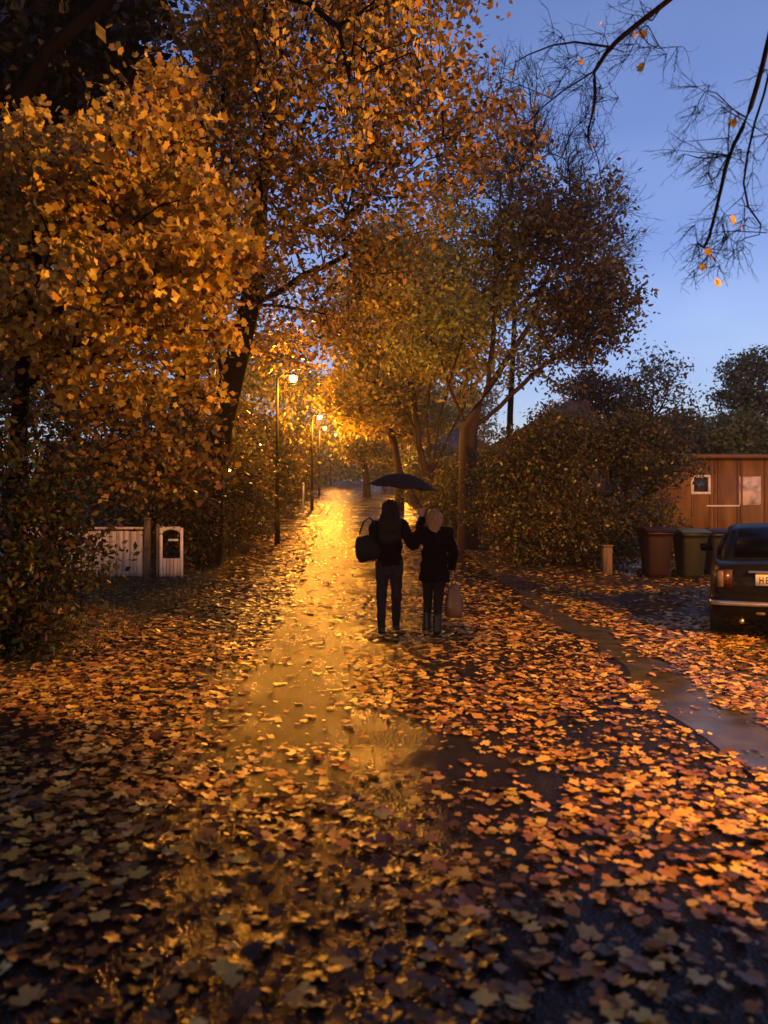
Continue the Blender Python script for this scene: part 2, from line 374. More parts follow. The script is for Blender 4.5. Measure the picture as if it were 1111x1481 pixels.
# litter on the ground
def litter(n, y0, y1, kind, size, seed, matted_shade=False):
    rs = np.random.default_rng(seed)
    # sample in a wedge that follows what can be seen, a bit wider
    Y = y0 + (y1 - y0) * rs.random(n * 4); X = (rs.random(n * 4) * 2 - 1) * (Y * .62 + 1.2)
    u = X - PD * Y
    ph = np.sin(X * 2.3 + 1.7 * np.sin(Y * 1.1)) + np.sin(Y * 1.9 + 2 * np.sin(X * 1.4 + .5)) + .6 * np.sin(X * 5.1 + Y * 4.3) + .6 * np.sin(X * 4.1 - Y * 5.7)
    patch = np.clip(.5 + ph * .28, 0, 1)
    far = np.where(u < -1.05, .95, np.where(u < 0.0, .05 + .14 * patch, np.where(u < 1.2, .12 + .40 * patch, .38 + .5 * patch)))
    near = np.where(u < -3.0, .75, np.where(u < -.8, .12 + .5 * patch ** 1.5, np.where(u < .05, .05 + .30 * patch ** 1.5, (.05 + .50 * patch) * np.interp(u, [0, .6, 1.8, 2.6], [.55, .7, .95, 1.1]))))
    mid = np.where(u < -1.9, .30 + .6 * patch, np.where(u < -1.0, .25 + .6 * patch, np.where(u < 0.02, .02 + .07 * patch, np.where(u < 1.2, .08 + .38 * patch, .28 + .5 * patch))))
    k1 = np.clip((Y - 4.2) / 2.6, 0, 1); k2 = np.clip((Y - 11) / 4, 0, 1)
    d = near * (1 - k1) + mid * k1; d = d * (1 - k2) + far * k2
    gx = X - (2.52 + .07 * np.sin(Y * .9)) + .04 * np.sin(Y * 6.1) + .03 * np.sin(Y * 13.7); gw = .24 + .06 * np.sin(Y * 2.7) + .05 * np.sin(Y * 9.1)
    d = np.where((np.abs(gx) < gw) & (Y < 15.5), .06 * patch, d)
    d = np.where((Y > 28) & (u > -.3) & (u < 2.0), d * .25, d)
    d = np.where((X > 3.4) & (Y > 11) & (Y < 13.5) & (X < 6.5), d * .25, d)
    d = np.where(u < -3.1, d * .5, d)
    if matted_shade: d = np.where(u < .5, .8 * np.clip((4.6 - Y) / .9, 0, 1), 0) * (.45 + .55 * patch)
    keep = rs.random(len(X)) < d * 1.15; X, Y = X[keep][:n], Y[keep][:n]; m = len(X)
    z = gz(X, Y) + .017 + rs.uniform(0, .012, m) - (.004 if matted_shade else 0)
    nr = rs.normal(size=(m, 3)) * .13 + np.array([0, 0, 1]); nr /= np.linalg.norm(nr, axis=1, keepdims=True)
    c = palette(m, [(.54, .36, .08), (.48, .29, .06), (.60, .46, .14), (.33, .17, .04), (.20, .10, .03), (.10, .055, .02), (.52, .42, .08)], [3, 3, 2, 3, 3, 3, 2], .3, rs)
    if matted_shade: c = palette(m, [(.05, .028, .012), (.09, .04, .015), (.03, .018, .01), (.14, .065, .02), (.22, .13, .04)], [3, 3, 3, 2, 1], .3, rs)  # matted leaves, with the near shade put into their darker colours
    return leaves(np.stack([X, Y, z], 1), rs.uniform(.35, 1.2, m) ** .8 * size, nr, c, kind, .22, rs)
def join(parts):
    V = []; Fs = {}; Cc = []; n = 0
    for v, f, c in parts:
        V.append(v); Cc.append(c); Fs.setdefault(f.shape[1], []).append(f + n); n += len(v)
    return np.concatenate(V), [np.concatenate(q) for q in Fs.values()], np.concatenate(Cc)
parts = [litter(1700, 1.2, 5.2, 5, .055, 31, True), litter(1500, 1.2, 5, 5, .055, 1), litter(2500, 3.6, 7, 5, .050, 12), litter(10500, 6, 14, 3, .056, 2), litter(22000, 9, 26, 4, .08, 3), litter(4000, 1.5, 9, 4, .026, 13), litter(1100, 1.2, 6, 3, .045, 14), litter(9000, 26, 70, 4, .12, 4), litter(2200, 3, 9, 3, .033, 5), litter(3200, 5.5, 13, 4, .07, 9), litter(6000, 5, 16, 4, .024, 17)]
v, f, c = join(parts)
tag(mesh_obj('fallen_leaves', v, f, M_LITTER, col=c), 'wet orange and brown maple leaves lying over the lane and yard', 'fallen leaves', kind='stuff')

# grass of the left verge
rs = np.random.default_rng(11); n = 9000
X = rs.uniform(-6.5, -3.0, n); Y = rs.uniform(8.5, 19, n); X = X + PD * Y * .4
hgt = rs.uniform(.05, .17, n); z = gz(X, Y); a = rs.uniform(0, 6.28, n); w = .008
v = np.stack([np.stack([X - w * np.cos(a), Y - w * np.sin(a), z], 1), np.stack([X + w * np.cos(a), Y + w * np.sin(a), z], 1), np.stack([X + rs.normal(size=n) * .04, Y + rs.normal(size=n) * .04, z + hgt], 1)], 1).reshape(-1, 3)
tag(mesh_obj('verge_grass', v, np.arange(3 * n).reshape(-1, 3), M_LEAF, col=np.repeat(palette(n, [(.05, .07, .02), (.08, .08, .02), (.10, .07, .03)], rs=rs), 3, 0)), 'dark rough grass on the verge before the boarded fence', 'grass', kind='stuff')

# ------------------------------------------------------------------ street lamps
def street_lamp(label, bx, by, height, reach, watt, group='lit street lamps along the lane', lx=None):
    g = float(gz(bx, by)); root = empty('street_lamp', (bx, by, g - .05), label, 'street lamp', group)
    H = g + height; MB().tube([(bx, by, g - .05), (bx, by, g + .9)], [.075, .075], 10).build('base_sleeve', M_STEEL, root, True)
    MB().tube([(bx, by, g + .9), (bx, by, g + height * .6), (bx, by, H + .12)], [.055, .048, .038], 10).build('pole', M_STEEL, root, True)
    e = bx + reach
    s = math.copysign(1, reach)
    MB().tube([(bx, by, H + .08), (bx + reach * .35, by, H + .22), (bx + reach * .8, by, H + .2)], [.028, .025, .022], 8).build('arm', M_STEEL, root, True)
    hb = MB()
    secs = [(-.12, .04, .02), (-.04, .08, .035), (.06, .105, .05), (.18, .085, .04), (.24, .03, .02)]; V = []
    for (dx, hw, hh) in secs:
        for k in range(10):
            t = 2 * math.pi * k / 10; V.append((e - s * .15 + s * dx, by + hw * math.cos(t), H + .19 + max(hh * math.sin(t), -.02)))
    hb.add(V, [[i * 10 + k, i * 10 + (k + 1) % 10, (i + 1) * 10 + (k + 1) % 10, (i + 1) * 10 + k] for i in range(4) for k in range(10)] + [list(range(10)), [40 + k for k in range(9, -1, -1)]])
    hd = hb.build('lamp_head', M_STEEL, root, True)
    prof = [(.0, -.17), (.06, -.16), (.10, -.12), (.115, -.06), (.10, 0)]
    MB().lathe((e, by, H + .165), prof, 16).build('lens', M_LENS, hd, True)
    ld = bpy.data.lights.new('lamp_light', 'POINT'); ld.energy = watt; ld.color = SODIUM; ld.shadow_soft_size = .11
    lo = bpy.data.objects.new('lamp_light', ld); C.objects.link(lo); lo.parent = root; lo.location = (e - bx, 0, H - .1 - g + .05)
    return root
G = 'lit street lamps along the lane'
street_lamp('nearest lit orange street lamp ahead, above the hedge on the left', -2.98, 21.5, 4.55, .45, LAMP_W)
street_lamp('second lit orange street lamp, on a slim pole at the left lane edge', -3.27, 35.0, 4.15, .35, LAMP_W * 1.35)
street_lamp('third lit orange street lamp up the lane', -4.0, 47.5, 4.1, .35, LAMP_W * 1.3)
street_lamp('farthest clearly lit street lamp, just before the crest of the lane', -4.6, 66, 4.3, .45, LAMP_W * .8)
street_lamp('small lit street lamp glimpsed between the trunks behind the umbrella', 1.75, 52, 3.6, -.35, LAMP_W)
street_lamp('lit street lamp outside the right edge beside the yard', 8.6, 2.6, 6.0, -.5, RIGHT_LAMP_W)

# ------------------------------------------------------------------ trees
# near lit maple, left
b = np.array([-4.05, 8.4, -.05])
tree('maple_tree', 'lamplit orange maple reaching over the left side of the lane, closest tree', 'tree', [b, b + [.05, 0, 1.3], b + [.12, -.1, 2.6], b + [.2, -.1, 3.6]], [.13, .11, .09, .07],
     lobes(130, 370, 7.4, 240, 270, 1.4, 24, 3, .30) + [px_ell(70, 250, 7.4, 110, 50, .8), px_ell(290, 500, 8.5, 60, 90, .7), px_ell(230, 150, 7.8, 80, 60, .7)],
     470, 32, .12, .054, ORANGE + YELLOW[:1] + [(.20, .12, .03)], 21, kind=3, step=.3, attach=.35, twig=.006, shell=.1, bark=M_BARKD)
b = np.array([-5.6, 10.6, -.05])
tree('maple_tree', 'darker second small maple filling in behind the lamplit orange one', 'tree', [b, b + [.05, 0, 1.5], b + [.3, -.1, 3.2]], [.14, .11, .08],
     lobes(90, 420, 10.5, 260, 250, 1.2, 12, 4, .34) + lobes(170, 640, 11.5, 190, 90, .9, 8, 44, .4), 430, 34, .2, .07, [(.30, .20, .04), (.16, .12, .03), (.22, .12, .03), (.10, .08, .02)], 29, kind=3, step=.35, attach=.4, twig=.006, shell=.2, bark=M_BARKD)
# dark shrub under it
b = np.array([-4.3, 8.2, -.05])
tree('shrub', 'dark leafy shrub at the far left, bulging over the verge before the fence', 'shrub', [b, b + [0, 0, .3]], [.07, .05],
     [(-4.35, 8.3, 1.15, 1.35, 1.0, 1.25), (-3.6, 8.0, .8, .75, .7, .85), (-4.2, 8.0, 2.1, 1.1, .8, .8)], 330, 42, .16, .05, OLIVE[:2] + DARK + RUST[:1], 22, kind=4, step=.3, twig=.005, attach=.0, shell=.3, bark=M_BARKD)
# big dark leaning tree
def droop(rs, T):
    out = []
    return out
Y2 = 17.0
def tp(px, py, Y=Y2): return at(px, py, Y)
b2 = base(295, Y2)
big, T2 = tree('maple_tree', 'tall dark-trunked maple leaning behind the left hedge, its limb crossing above the nearest lamp', 'tree',
     [b2, tp(318, 620), tp(345, 510), tp(370, 400), tp(376, 270), tp(400, 130)], [.36, .30, .26, .22, .18, .13],
     [px_ell(430, 120, 14.0, 190, 170, 2.4), px_ell(600, 130, 14.0, 130, 180, 2.0), px_ell(330, 300, 16, 150, 140, 1.8), px_ell(480, 330, 14.5, 160, 110, 1.8), px_ell(700, 200, 15.5, 90, 60, 1.4), px_ell(430, -120, 12, 300, 200, 2.5), px_ell(420, 470, 17.5, 110, 60, 1.2), px_ell(450, 500, 20, 80, 50, 1.2), px_ell(400, 430, 17.0, 90, 50, 1.2), px_ell(250, 100, 16, 170, 160, 2.2)],
     800, 48, .27, .085, [(.34, .22, .04), (.22, .15, .03), (.13, .11, .025), (.42, .25, .04)], 23, bark=M_BARKD, twig=.010, attach=.40, shell=.3, limbs=[[tp(362, 440), tp(400, 425), tp(440, 400), tp(500, 370)], [tp(362, 440), tp(430, 445), tp(510, 465)], [tp(330, 570), tp(305, 470), tp(300, 400), tp(270, 280)]])
# its companion stem
b3 = base(262, 18.5)
tree('maple_tree', 'dark second maple trunk leaning left of the tall one, behind the fence', 'tree',
     [b3, tp(275, 620, 18.5), tp(268, 470, 18.5), tp(300, 400, 18.5), tp(230, 200, 18.5)], [.34, .3, .26, .24, .15],
     [px_ell(180, 300, 19, 190, 200, 2.4), px_ell(80, 500, 19, 160, 130, 2.4), px_ell(250, 560, 19, 120, 80, 1.6), px_ell(110, 600, 20, 190, 70, 1.6)], 460, 48, .3, .10, OLIVE + RUST, 24, bark=M_BARKD, attach=.5, shell=.3)
# hanging sprays of the near overhead branches
def sprays(rs, T):
    return []
def hanging(label, starts, seed, trunk, trad, cols, size=.06):
    rs = np.random.default_rng(seed); root = empty('birch_tree', tuple(trunk[0]), label, 'tree')
    ch = grow(trunk, trad, np.array([s[:3] for s in starts]), rs, .009, .5, bow=.2, attach=.7); L = []
    for s in starts:
        p = np.array(s[:3]); n = int(s[3] / .12); pts = [p]
        drift = rs.normal(size=3) * .02
        for i in range(n): p = p + np.array([drift[0] + rs.normal() * .012, drift[1] + rs.normal() * .012, -.12]); pts.append(p)
        ch.append((np.array(pts), np.linspace(.006, .002, len(pts))))
        for p in pts[1:]:
            for _ in range(rs.integers(1, 4)): L.append(p + rs.normal(size=3) * .06)
    v, f = tubes(ch); mesh_obj('trunk', v, f, M_BARKD, root, smooth=True)
    L = np.array(L); nr = rs.normal(size=L.shape) + [0, -.8, .1]; nr /= np.linalg.norm(nr, axis=1, keepdims=True)
    fl = leaves(L, rs.uniform(.6, 1.2, len(L)) * size, nr, palette(len(L), cols, None, .3, rs), 4, .3, rs)
    mesh_obj('crown', fl[0], fl[1], M_LEAF, root, col=fl[2])
rs = np.random.default_rng(5); st = []
for i in range(95):
    px = rs.uniform(380, 640); Y = rs.uniform(8.5, 12); py = rs.uniform(-160, 130) + abs(px - 500) * .1
    st.append((*at(px, py, Y), rs.uniform(.5, 1.7)))
b = np.array([-6.6, 11.5, -.05])
hanging('weeping tree trailing thin leafy sprays over the middle of the lane', st, 6, [b, b + [.1, 0, 3], b + [.5, -.2, 6.2], b + [1.8, -.5, 8.2], b + [3.6, -.8, 9.4]], [.26, .22, .16, .10, .06], ORANGE, .06)
# black evergreen mass at the upper left
b = np.array([-7.6, 12.5, -.05])
tree('evergreen_tree', 'unlit black evergreen filling the top left corner behind the lamplit maple', 'tree', [b, b + [0, 0, 3], b + [0, 0, 8], b + [0, 0, 10]], [.3, .26, .18, .1],
     [(-6.6, 13.2, 9.6, 2.7, 2.0, 2.3), (-6.6, 13.2, 12, 2.8, 2, 2.0), (-7.8, 12.6, 6.0, 2, 1.6, 2)], 620, 70, .3, .14, [(.008, .011, .006), (.012, .014, .007)], 31, bark=M_BARKD, attach=.4, shell=.2)
# right trees by the lane
b = base(677, 20.6); YR = 20.6
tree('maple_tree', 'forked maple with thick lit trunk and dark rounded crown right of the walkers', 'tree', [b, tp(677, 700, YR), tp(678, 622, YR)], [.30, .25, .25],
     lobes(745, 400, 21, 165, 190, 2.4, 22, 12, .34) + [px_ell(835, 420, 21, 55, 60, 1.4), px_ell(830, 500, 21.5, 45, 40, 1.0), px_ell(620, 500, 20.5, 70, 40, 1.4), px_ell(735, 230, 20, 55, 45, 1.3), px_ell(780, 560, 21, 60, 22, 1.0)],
     500, 50, .27, .09, [(.09, .075, .026), (.07, .055, .026), (.12, .105, .028), (.055, .042, .022)], 25, keep=lambda T: T[:, 2] > 4.9 + .5 * np.sin(T[:, 0] * 2), lamp_tint=lambda P: 1 + np.array([2.2, 3.2, 1.6]) * np.clip((4.7 + .25 * np.sin(P[:, 2] * 2.1) - P[:, 0] - .45 * np.clip(P[:, 2] - 6.5, 0, 9)) / 2.0, 0, 1)[:, None], attach=.97, shell=.35, twig=.011, limbs=[[tp(678, 622, YR), tp(650, 560, YR), tp(632, 500, YR), tp(600, 470, YR)], [tp(678, 622, YR), tp(706, 560, YR), tp(716, 440, YR), tp(722, 300, YR)], [tp(678, 622, YR), tp(722, 590, YR), tp(770, 540, YR + .6), tp(830, 500, YR + 1)], [tp(650, 560, YR), tp(665, 500, YR), tp(690, 400, YR - .4)], [tp(706, 560, YR), tp(760, 480, YR), tp(800, 380, YR)]])  # lamplight painted into the leaf tint: lower left golden, upper right dark
b = base(624, 27); YR = 27
tree('maple_tree', 'many-stemmed maple with yellow crown standing behind the umbrella', 'tree', [b, tp(624, 715, YR), tp(622, 690, YR)], [.33, .28, .27],
     lobes(600, 450, 26, 150, 160, 2.6, 20, 14, .34) + [px_ell(540, 560, 27, 70, 50, 1.6)],
     520, 52, .32, .12, YELLOW, 26, keep=lambda T: T[:, 2] > 4.9 + .6 * np.sin(T[:, 0] * 2), attach=.97, shell=.35, twig=.012, limbs=[[tp(622, 690, YR), tp(600, 620, YR), tp(570, 565, YR)], [tp(622, 690, YR), tp(618, 600, YR), tp(625, 500, YR)], [tp(622, 690, YR), tp(650, 630, YR), tp(680, 570, YR), tp(690, 480, YR)], [tp(622, 690, YR), tp(636, 610, YR), tp(655, 520, YR)], [tp(622, 690, YR), tp(606, 640, YR), tp(595, 560, YR), tp(590, 450, YR)]])
b = base(578, 35); YR = 35
tree('maple_tree', 'slim leaning maple trunk with lamplit yellow crown above the umbrella', 'tree', [b, tp(578, 690, YR), tp(570, 640, YR), tp(560, 610, YR)], [.24, .2, .17, .15],
     [px_ell(555, 560, 34, 85, 70, 2.4), px_ell(505, 590, 36, 60, 45, 2.0), px_ell(600, 600, 36, 60, 40, 2.0)], 330, 48, .38, .13, YELLOW + ORANGE[:2], 27, attach=.8, shell=.3, twig=.012)
b = base(531, 46); YR = 46
tree('maple_tree', 'small twin-stemmed tree by the bend far up the lane', 'tree', [b, tp(530, 690, YR), tp(528, 670, YR)], [.28, .22, .2],
     [px_ell(535, 640, 46, 45, 32, 2.0), px_ell(510, 620, 48, 45, 40, 2.0)], 200, 42, .45, .15, YELLOW + OLIVE[:2], 28, attach=.9, shell=.3)
k = 0
for (px, Y, cpy, rx, rz, lab) in [(556, 58, 640, 50, 40, 'distant tree trunk with ochre crown left of the far street lamp'), (606, 62, 640, 60, 45, 'distant ochre tree behind the many-stemmed maple'), (470, 75, 655, 60, 45, 'distant ochre tree closing the lane at its crest'),
                                  (520, 95, 660, 60, 40, 'farthest small tree at the top of the lane'), (655, 55, 620, 60, 60, 'distant tree between the two maples on the right'), (430, 52, 600, 60, 60, 'yellow tree behind the second lamp'), (360, 34, 560, 80, 90, 'yellow-green tree behind the nearest lamp pole')]:
    b = base(px, Y); t = at(px, cpy + rz * .5, Y)
    tree('deciduous_tree', lab, 'tree', [b, (b + t) / 2, t], [.22, .18, .14], [px_ell(px, cpy, Y, rx, rz, 2.5), px_ell(px + rx * .4, cpy - rz * .5, Y + 1, rx * .7, rz * .6, 2)], 150, 45, .02 * Y ** .75 + .1, .10 + Y * .0012, YELLOW + OLIVE[:3], 40 + k, 'distant trees along the lane', shell=.25); k += 1
# bare tree behind the dark crown
def bare_tree(label, trunk, trad, crowns, n, seed, twig=.006, twl=.8, up=.5, sub=5, limbs=(), bark=M_BARKD, leafn=0, clump=None, step=.4, group=None, name='bare_tree', T=None, spread=.5, shell=.3):
    rs = np.random.default_rng(seed)
    if T is None:
        vol = np.array([e[3] * e[4] * e[5] for e in crowns]); cnt = (n * vol / vol.sum()).astype(int) + 1
        T = np.concatenate([in_ell(e, k_, rs, shell) for e, k_ in zip(crowns, cnt)])
    root = empty(name, tuple(trunk[0]), label, 'tree', group); ch = grow(trunk, trad, T, rs, twig * 1.6, step, attach=.5, bow=.05, limbs=limbs)
    c0 = T.mean(0) * .35 + np.array(trunk[-1]) * .65; tips = []
    for t in T:
        d0 = t - c0; d0 /= np.linalg.norm(d0) + 1e-9
        for _ in range(sub):
            d = d0 + rs.normal(size=3) * spread + [0, 0, up]; d /= np.linalg.norm(d); L = rs.uniform(.4, 1) * twl
            p = t + 0; pts = [p]; m = 5
            for i in range(m): d = d + rs.normal(size=3) * .18; d /= np.linalg.norm(d); p = p + d * L / m; pts.append(p)
            ch.append((np.array(pts), np.linspace(twig, twig * .35, m + 1)))
            for q in (1, 2, 3, 4):
                e = d + rs.normal(size=3) * .8; e /= np.linalg.norm(e); l2 = L * rs.uniform(.15, .4)
                ch.append((np.array([pts[q], pts[q] + e * l2 * .5, pts[q] + e * l2 + rs.normal(size=3) * .02]), np.array([twig * .6, twig * .45, twig * .3])))
                tips.append(pts[q] + e * l2)
    if clump is not None:
        fl = foliage(in_ell(clump, 90, rs, .2), 26, .12, .08, ORANGE, rs, 3); mesh_obj('crown', fl[0], fl[1], M_LEAF, root, col=fl[2])
    v, f = tubes(chaikin(ch)); mesh_obj('trunk', v, f, bark, root, smooth=True)
    if leafn:
        tips = np.array(tips); s = tips[rs.choice(len(tips), leafn)]
        nr = rs.normal(size=s.shape); nr /= np.linalg.norm(nr, axis=1, keepdims=True)
        fl = leaves(s, rs.uniform(.6, 1.2, len(s)) * .042, nr, palette(len(s), ORANGE, rs=rs), 3, .4, rs); mesh_obj('remaining_leaves', fl[0], fl[1], M_LEAF, root, col=fl[2])
    return root
b = base(735, 29)
bare_tree('leafless tree fanning fine twigs behind the dark rounded crown', [b, at(738, 600, 29), at(745, 450, 29)], [.15, .12, .09], [px_ell(800, 330, 29, 110, 170, 2.4), px_ell(740, 200, 29, 80, 100, 2), px_ell(850, 330, 29, 50, 120, 1.5)], 190, 51, .012, 1.5, .5, 6, group=None)
# overhanging bare branches upper right: one tree standing outside the right edge
rs = np.random.default_rng(8); T = []
def along(line, Y0, Y1, n, r):
    line = np.array(line, float)
    for i in range(n):
        s = rs.random() ** .8 * (len(line) - 1); j = min(int(s), len(line) - 2); p = line[j] + (line[j + 1] - line[j]) * (s - j) + rs.normal(size=2) * r
        T.append(at(p[0], p[1], Y0 + (Y1 - Y0) * s / (len(line) - 1) + rs.normal() * .15))
L3 = lambda ln, Y0, Y1: [at(px, py, Y0 + (Y1 - Y0) * k_ / (len(ln) - 1)) for k_, (px, py) in enumerate(ln)]
LIMBS = [L3([(1180, -160), (1040, -60), (960, 5), (880, 68), (858, 102), (800, 145), (752, 190)], 5.4, 6.2), L3([(880, 68), (815, 55), (745, 88)], 5.7, 6.2), L3([(858, 102), (862, 150), (850, 200)], 5.8, 6.0),
         L3([(1180, -160), (1130, -20), (1098, 110), (1062, 220), (1040, 290), (1018, 362)], 5.1, 5.8), L3([(1130, -20), (1112, 110), (1082, 200), (1074, 285), (1108, 335)], 5.3, 5.8), L3([(1062, 220), (1030, 265), (1000, 275)], 5.5, 5.7)]
along([(930, 20), (870, 75), (800, 150), (720, 150)], 5.7, 6.2, 30, 30); along([(900, 50), (880, 140), (850, 220)], 5.7, 6.1, 9, 18); along([(980, -30), (930, 40), (940, 90)], 5.7, 6.1, 6, 18)
along([(1105, 60), (1070, 200), (1040, 320), (1030, 380)], 5.1, 5.9, 34, 26); along([(1090, 130), (1010, 160), (1000, 260)], 5.2, 5.9, 12, 22)
for z_ in (3.8, 4.1, 4.4): T.append(np.array([5.1, 5.4, z_]))  # branch ends for the added leaf clump
T = np.array(T); b = np.array([6.7, 6.6, -.05])
bare_tree('near leafless maple hanging bare branches into the top right corner', [b, b + [-.1, 0, 2.4], b + [-.5, -.1, 4.6], b + [-2.4, -.4, 6.4]], [.26, .22, .14, .034], None, 0, 9, .0028, .30, -.10, 5, limbs=LIMBS, leafn=14, clump=(5.1, 5.4, 4.1, .42, .42, .55), step=.22, T=T, spread=.6, name='maple_tree')  # clump: leaves added out of view to keep lamplight off the walkers
# unseen leafy tree added beside the camera to shade the near lane
b = np.array([4.6, 1.2, -.05])
tree('maple_tree', 'unseen leafy maple added outside the right edge to shade the near end of the lane', 'tree', [b, b + [0, 0, 2], b + [-.1, .1, 3.2]], [.22, .18, .15],
     [(4.7, 1.45, 3.2, .9, 1.2, 1.5), (4.9, -.1, 3.0, .9, 1.3, 1.7), (4.75, 2.65, 4.15, .75, .75, .6)], 330, 60, .24, .10, ORANGE, 61, attach=.8, shell=.2)
# unseen tall trees added above and behind the camera to hold back sky light
b = np.array([-5.2, -4.5, -.05])
tree('maple_tree', 'broad unseen maple added behind the left of the view, arching over to block sky light', 'tree', [b, b + [0, 0, 3], b + [.4, .2, 5]], [.4, .34, .28],
     [(-2.5, -1.0, 8.6, 4.2, 4.6, 1.8), (-6, -5, 6.5, 3.6, 4, 3.2), (-7.5, 1.5, 7.0, 2.2, 3, 2.6)], 420, 40, .5, .22, OLIVE + RUST, 62, attach=.8, shell=.2, step=.7)
b = np.array([5.8, -7.0, -.05])
tree('maple_tree', 'broad dark unseen maple added behind the right of the view to block sky light', 'tree', [b, b + [0, 0, 3], b + [-.4, .2, 5]], [.4, .34, .28],
     [(2.5, -3.0, 9.2, 4.2, 4.6, 1.8), (5, -8, 6, 4.5, 4, 3.6), (-1, -9, 5, 4, 2.5, 4)], 420, 40, .5, .22, OLIVE + RUST, 63, attach=.8, shell=.2, step=.7)
# shrubs and hedges
def shrub(label, cx, cy, rx, ry, h, n, per, size, cols, seed, group=None, name='shrub', spread=.2, cat='shrub'):
    g = float(gz(cx, cy)); b = np.array([cx, cy, g - .05])
    cr = [(cx, cy, g + h * .5, rx, ry, h * .52), (cx - rx * .4, cy - ry * .2, g + h * .38, rx * .6, ry * .8, h * .42), (cx + rx * .45, cy, g + h * .36, rx * .55, ry * .8, h * .4), (cx + rx * .1, cy, g + h * .75, rx * .55, ry * .6, h * .34)]
    return tree(name, label, cat, [b, b + [0, 0, h * .18]], [.06, .05], cr, n, per, spread, size, cols, seed, group, step=.35, twig=.006, attach=0, shell=.35, bark=M_BARKD, keep=lambda T: T[:, 2] > g + .1)
b = base(850, 18.2)
tree('shrub', 'huge dark olive shrub between the forked maple and the bins', 'shrub', [b, b + [0, 0, .5]], [.07, .05], lobes(845, 710, 18.2, 155, 125, 1.6, 26, 15, .34) + [px_ell(810, 640, 18.2, 80, 45, 1.2), px_ell(930, 660, 18.2, 60, 60, 1.2), px_ell(820, 790, 17.6, 90, 40, 1.0), px_ell(925, 770, 17.8, 60, 50, .9)], 1000, 55, .2, .055, OLIVE + DARK[:2] + RUST[:1], 71, step=.35, twig=.006, attach=0, shell=.2, bark=M_BARKD, keep=lambda T: T[:, 2] > .35)
shrub('rounded brown shrub spilling over the leaves left of the stubby post', 3.5, 17.4, 1.2, 1.0, 2.6, 260, 50, .055, OLIVE + RUST + YELLOW[2:3], 72)
shrub('low yellow-green shrub behind the forked maple trunk', 3.2, 23.5, 1.9, 1.2, 2.8, 320, 50, .075, [(.15, .15, .04), (.2, .17, .045), (.11, .12, .03)], 73)
shrub('yellow-green bush beyond the many-stemmed maple', 2.6, 31, 1.6, 1.5, 2.4, 220, 45, .09, [(.2, .17, .04), (.13, .13, .035)], 74)
hd = [(-6.6, 19.5, 2.3, 1.3, 3.3), (-4.6, 20.6, 1.5, 1.2, 3.2), (-5.0, 24, 1.6, 1.8, 4.2), (-5.2, 28.5, 1.6, 2.3, 4.0), (-5.6, 34, 1.8, 2.6, 3.8), (-6.0, 41, 1.9, 3.2, 3.8), (-6.6, 50, 2.0, 4.0, 4.2), (-7.2, 62, 2.4, 5.0, 4.4)]
hl = ['dark hedge behind the boarded fence', 'dark bushy hedge end just right of the arched gate', 'ochre hedge under the nearest street lamp', 'hedge before the second lamp pole', 'green hedge beside the second lamp pole', 'hedge behind the second lamp along the lane', 'far hedge by the third lamp', 'farthest hedge on the left up to the crest']
for i, (x, y, rx, ry, h) in enumerate(hd):
    shrub(hl[i], x, y, rx, ry, h, 330, 50, .07 if i < 3 else .11, (OLIVE + DARK[:2] + RUST[:2]) if i < 2 else (OLIVE + YELLOW[2:3] + RUST), 80 + i, 'hedges along the left side of the lane', 'hedge', .24, 'hedge')
hr = [(3.2, 40, 1.7, 3.5, 2.6), (2.6, 54, 1.8, 5, 2.6), (2.2, 72, 2.2, 6, 3.0)]
hl = ['low hedge on the right beyond the slim leaning maple', 'hedge on the right by the small far lamp', 'farthest hedge on the right up to the crest']
for i, (x, y, rx, ry, h) in enumerate(hr): shrub(hl[i], x, y, rx, ry, h, 240, 45, .12, OLIVE + YELLOW[2:3], 90 + i, 'hedges along the right side of the lane', 'hedge', .3, 'hedge')
shrub('tall dark shrub right of the arched gate, hiding the foot of the leaning trunk', -4.55, 16.6, 1.0, .8, 3.6, 330, 46, .06, DARK + RUST[:2] + OLIVE[:1], 75)
shrub('rust-tinted shrub filling the gap between the leaning trunk and the nearest lamp', -4.25, 19.8, .75, .9, 3.0, 240, 46, .065, OLIVE + RUST, 76)
tree('woodland', 'dark belt of far trees closing the end of the lane beyond its crest', 'trees', [base(560, 150), base(560, 150) + [0, 0, 3]], [.3, .2], [(x_, 150 + 4 * math.sin(x_), 10, 7, 4, 5.5) for x_ in range(-60, 61, 8)], 700, 40, 1.2, .5, OLIVE + DARK, 99, shell=.2, attach=0, step=2.0)
bpy.data.objects['woodland']['kind'] = 'stuff'
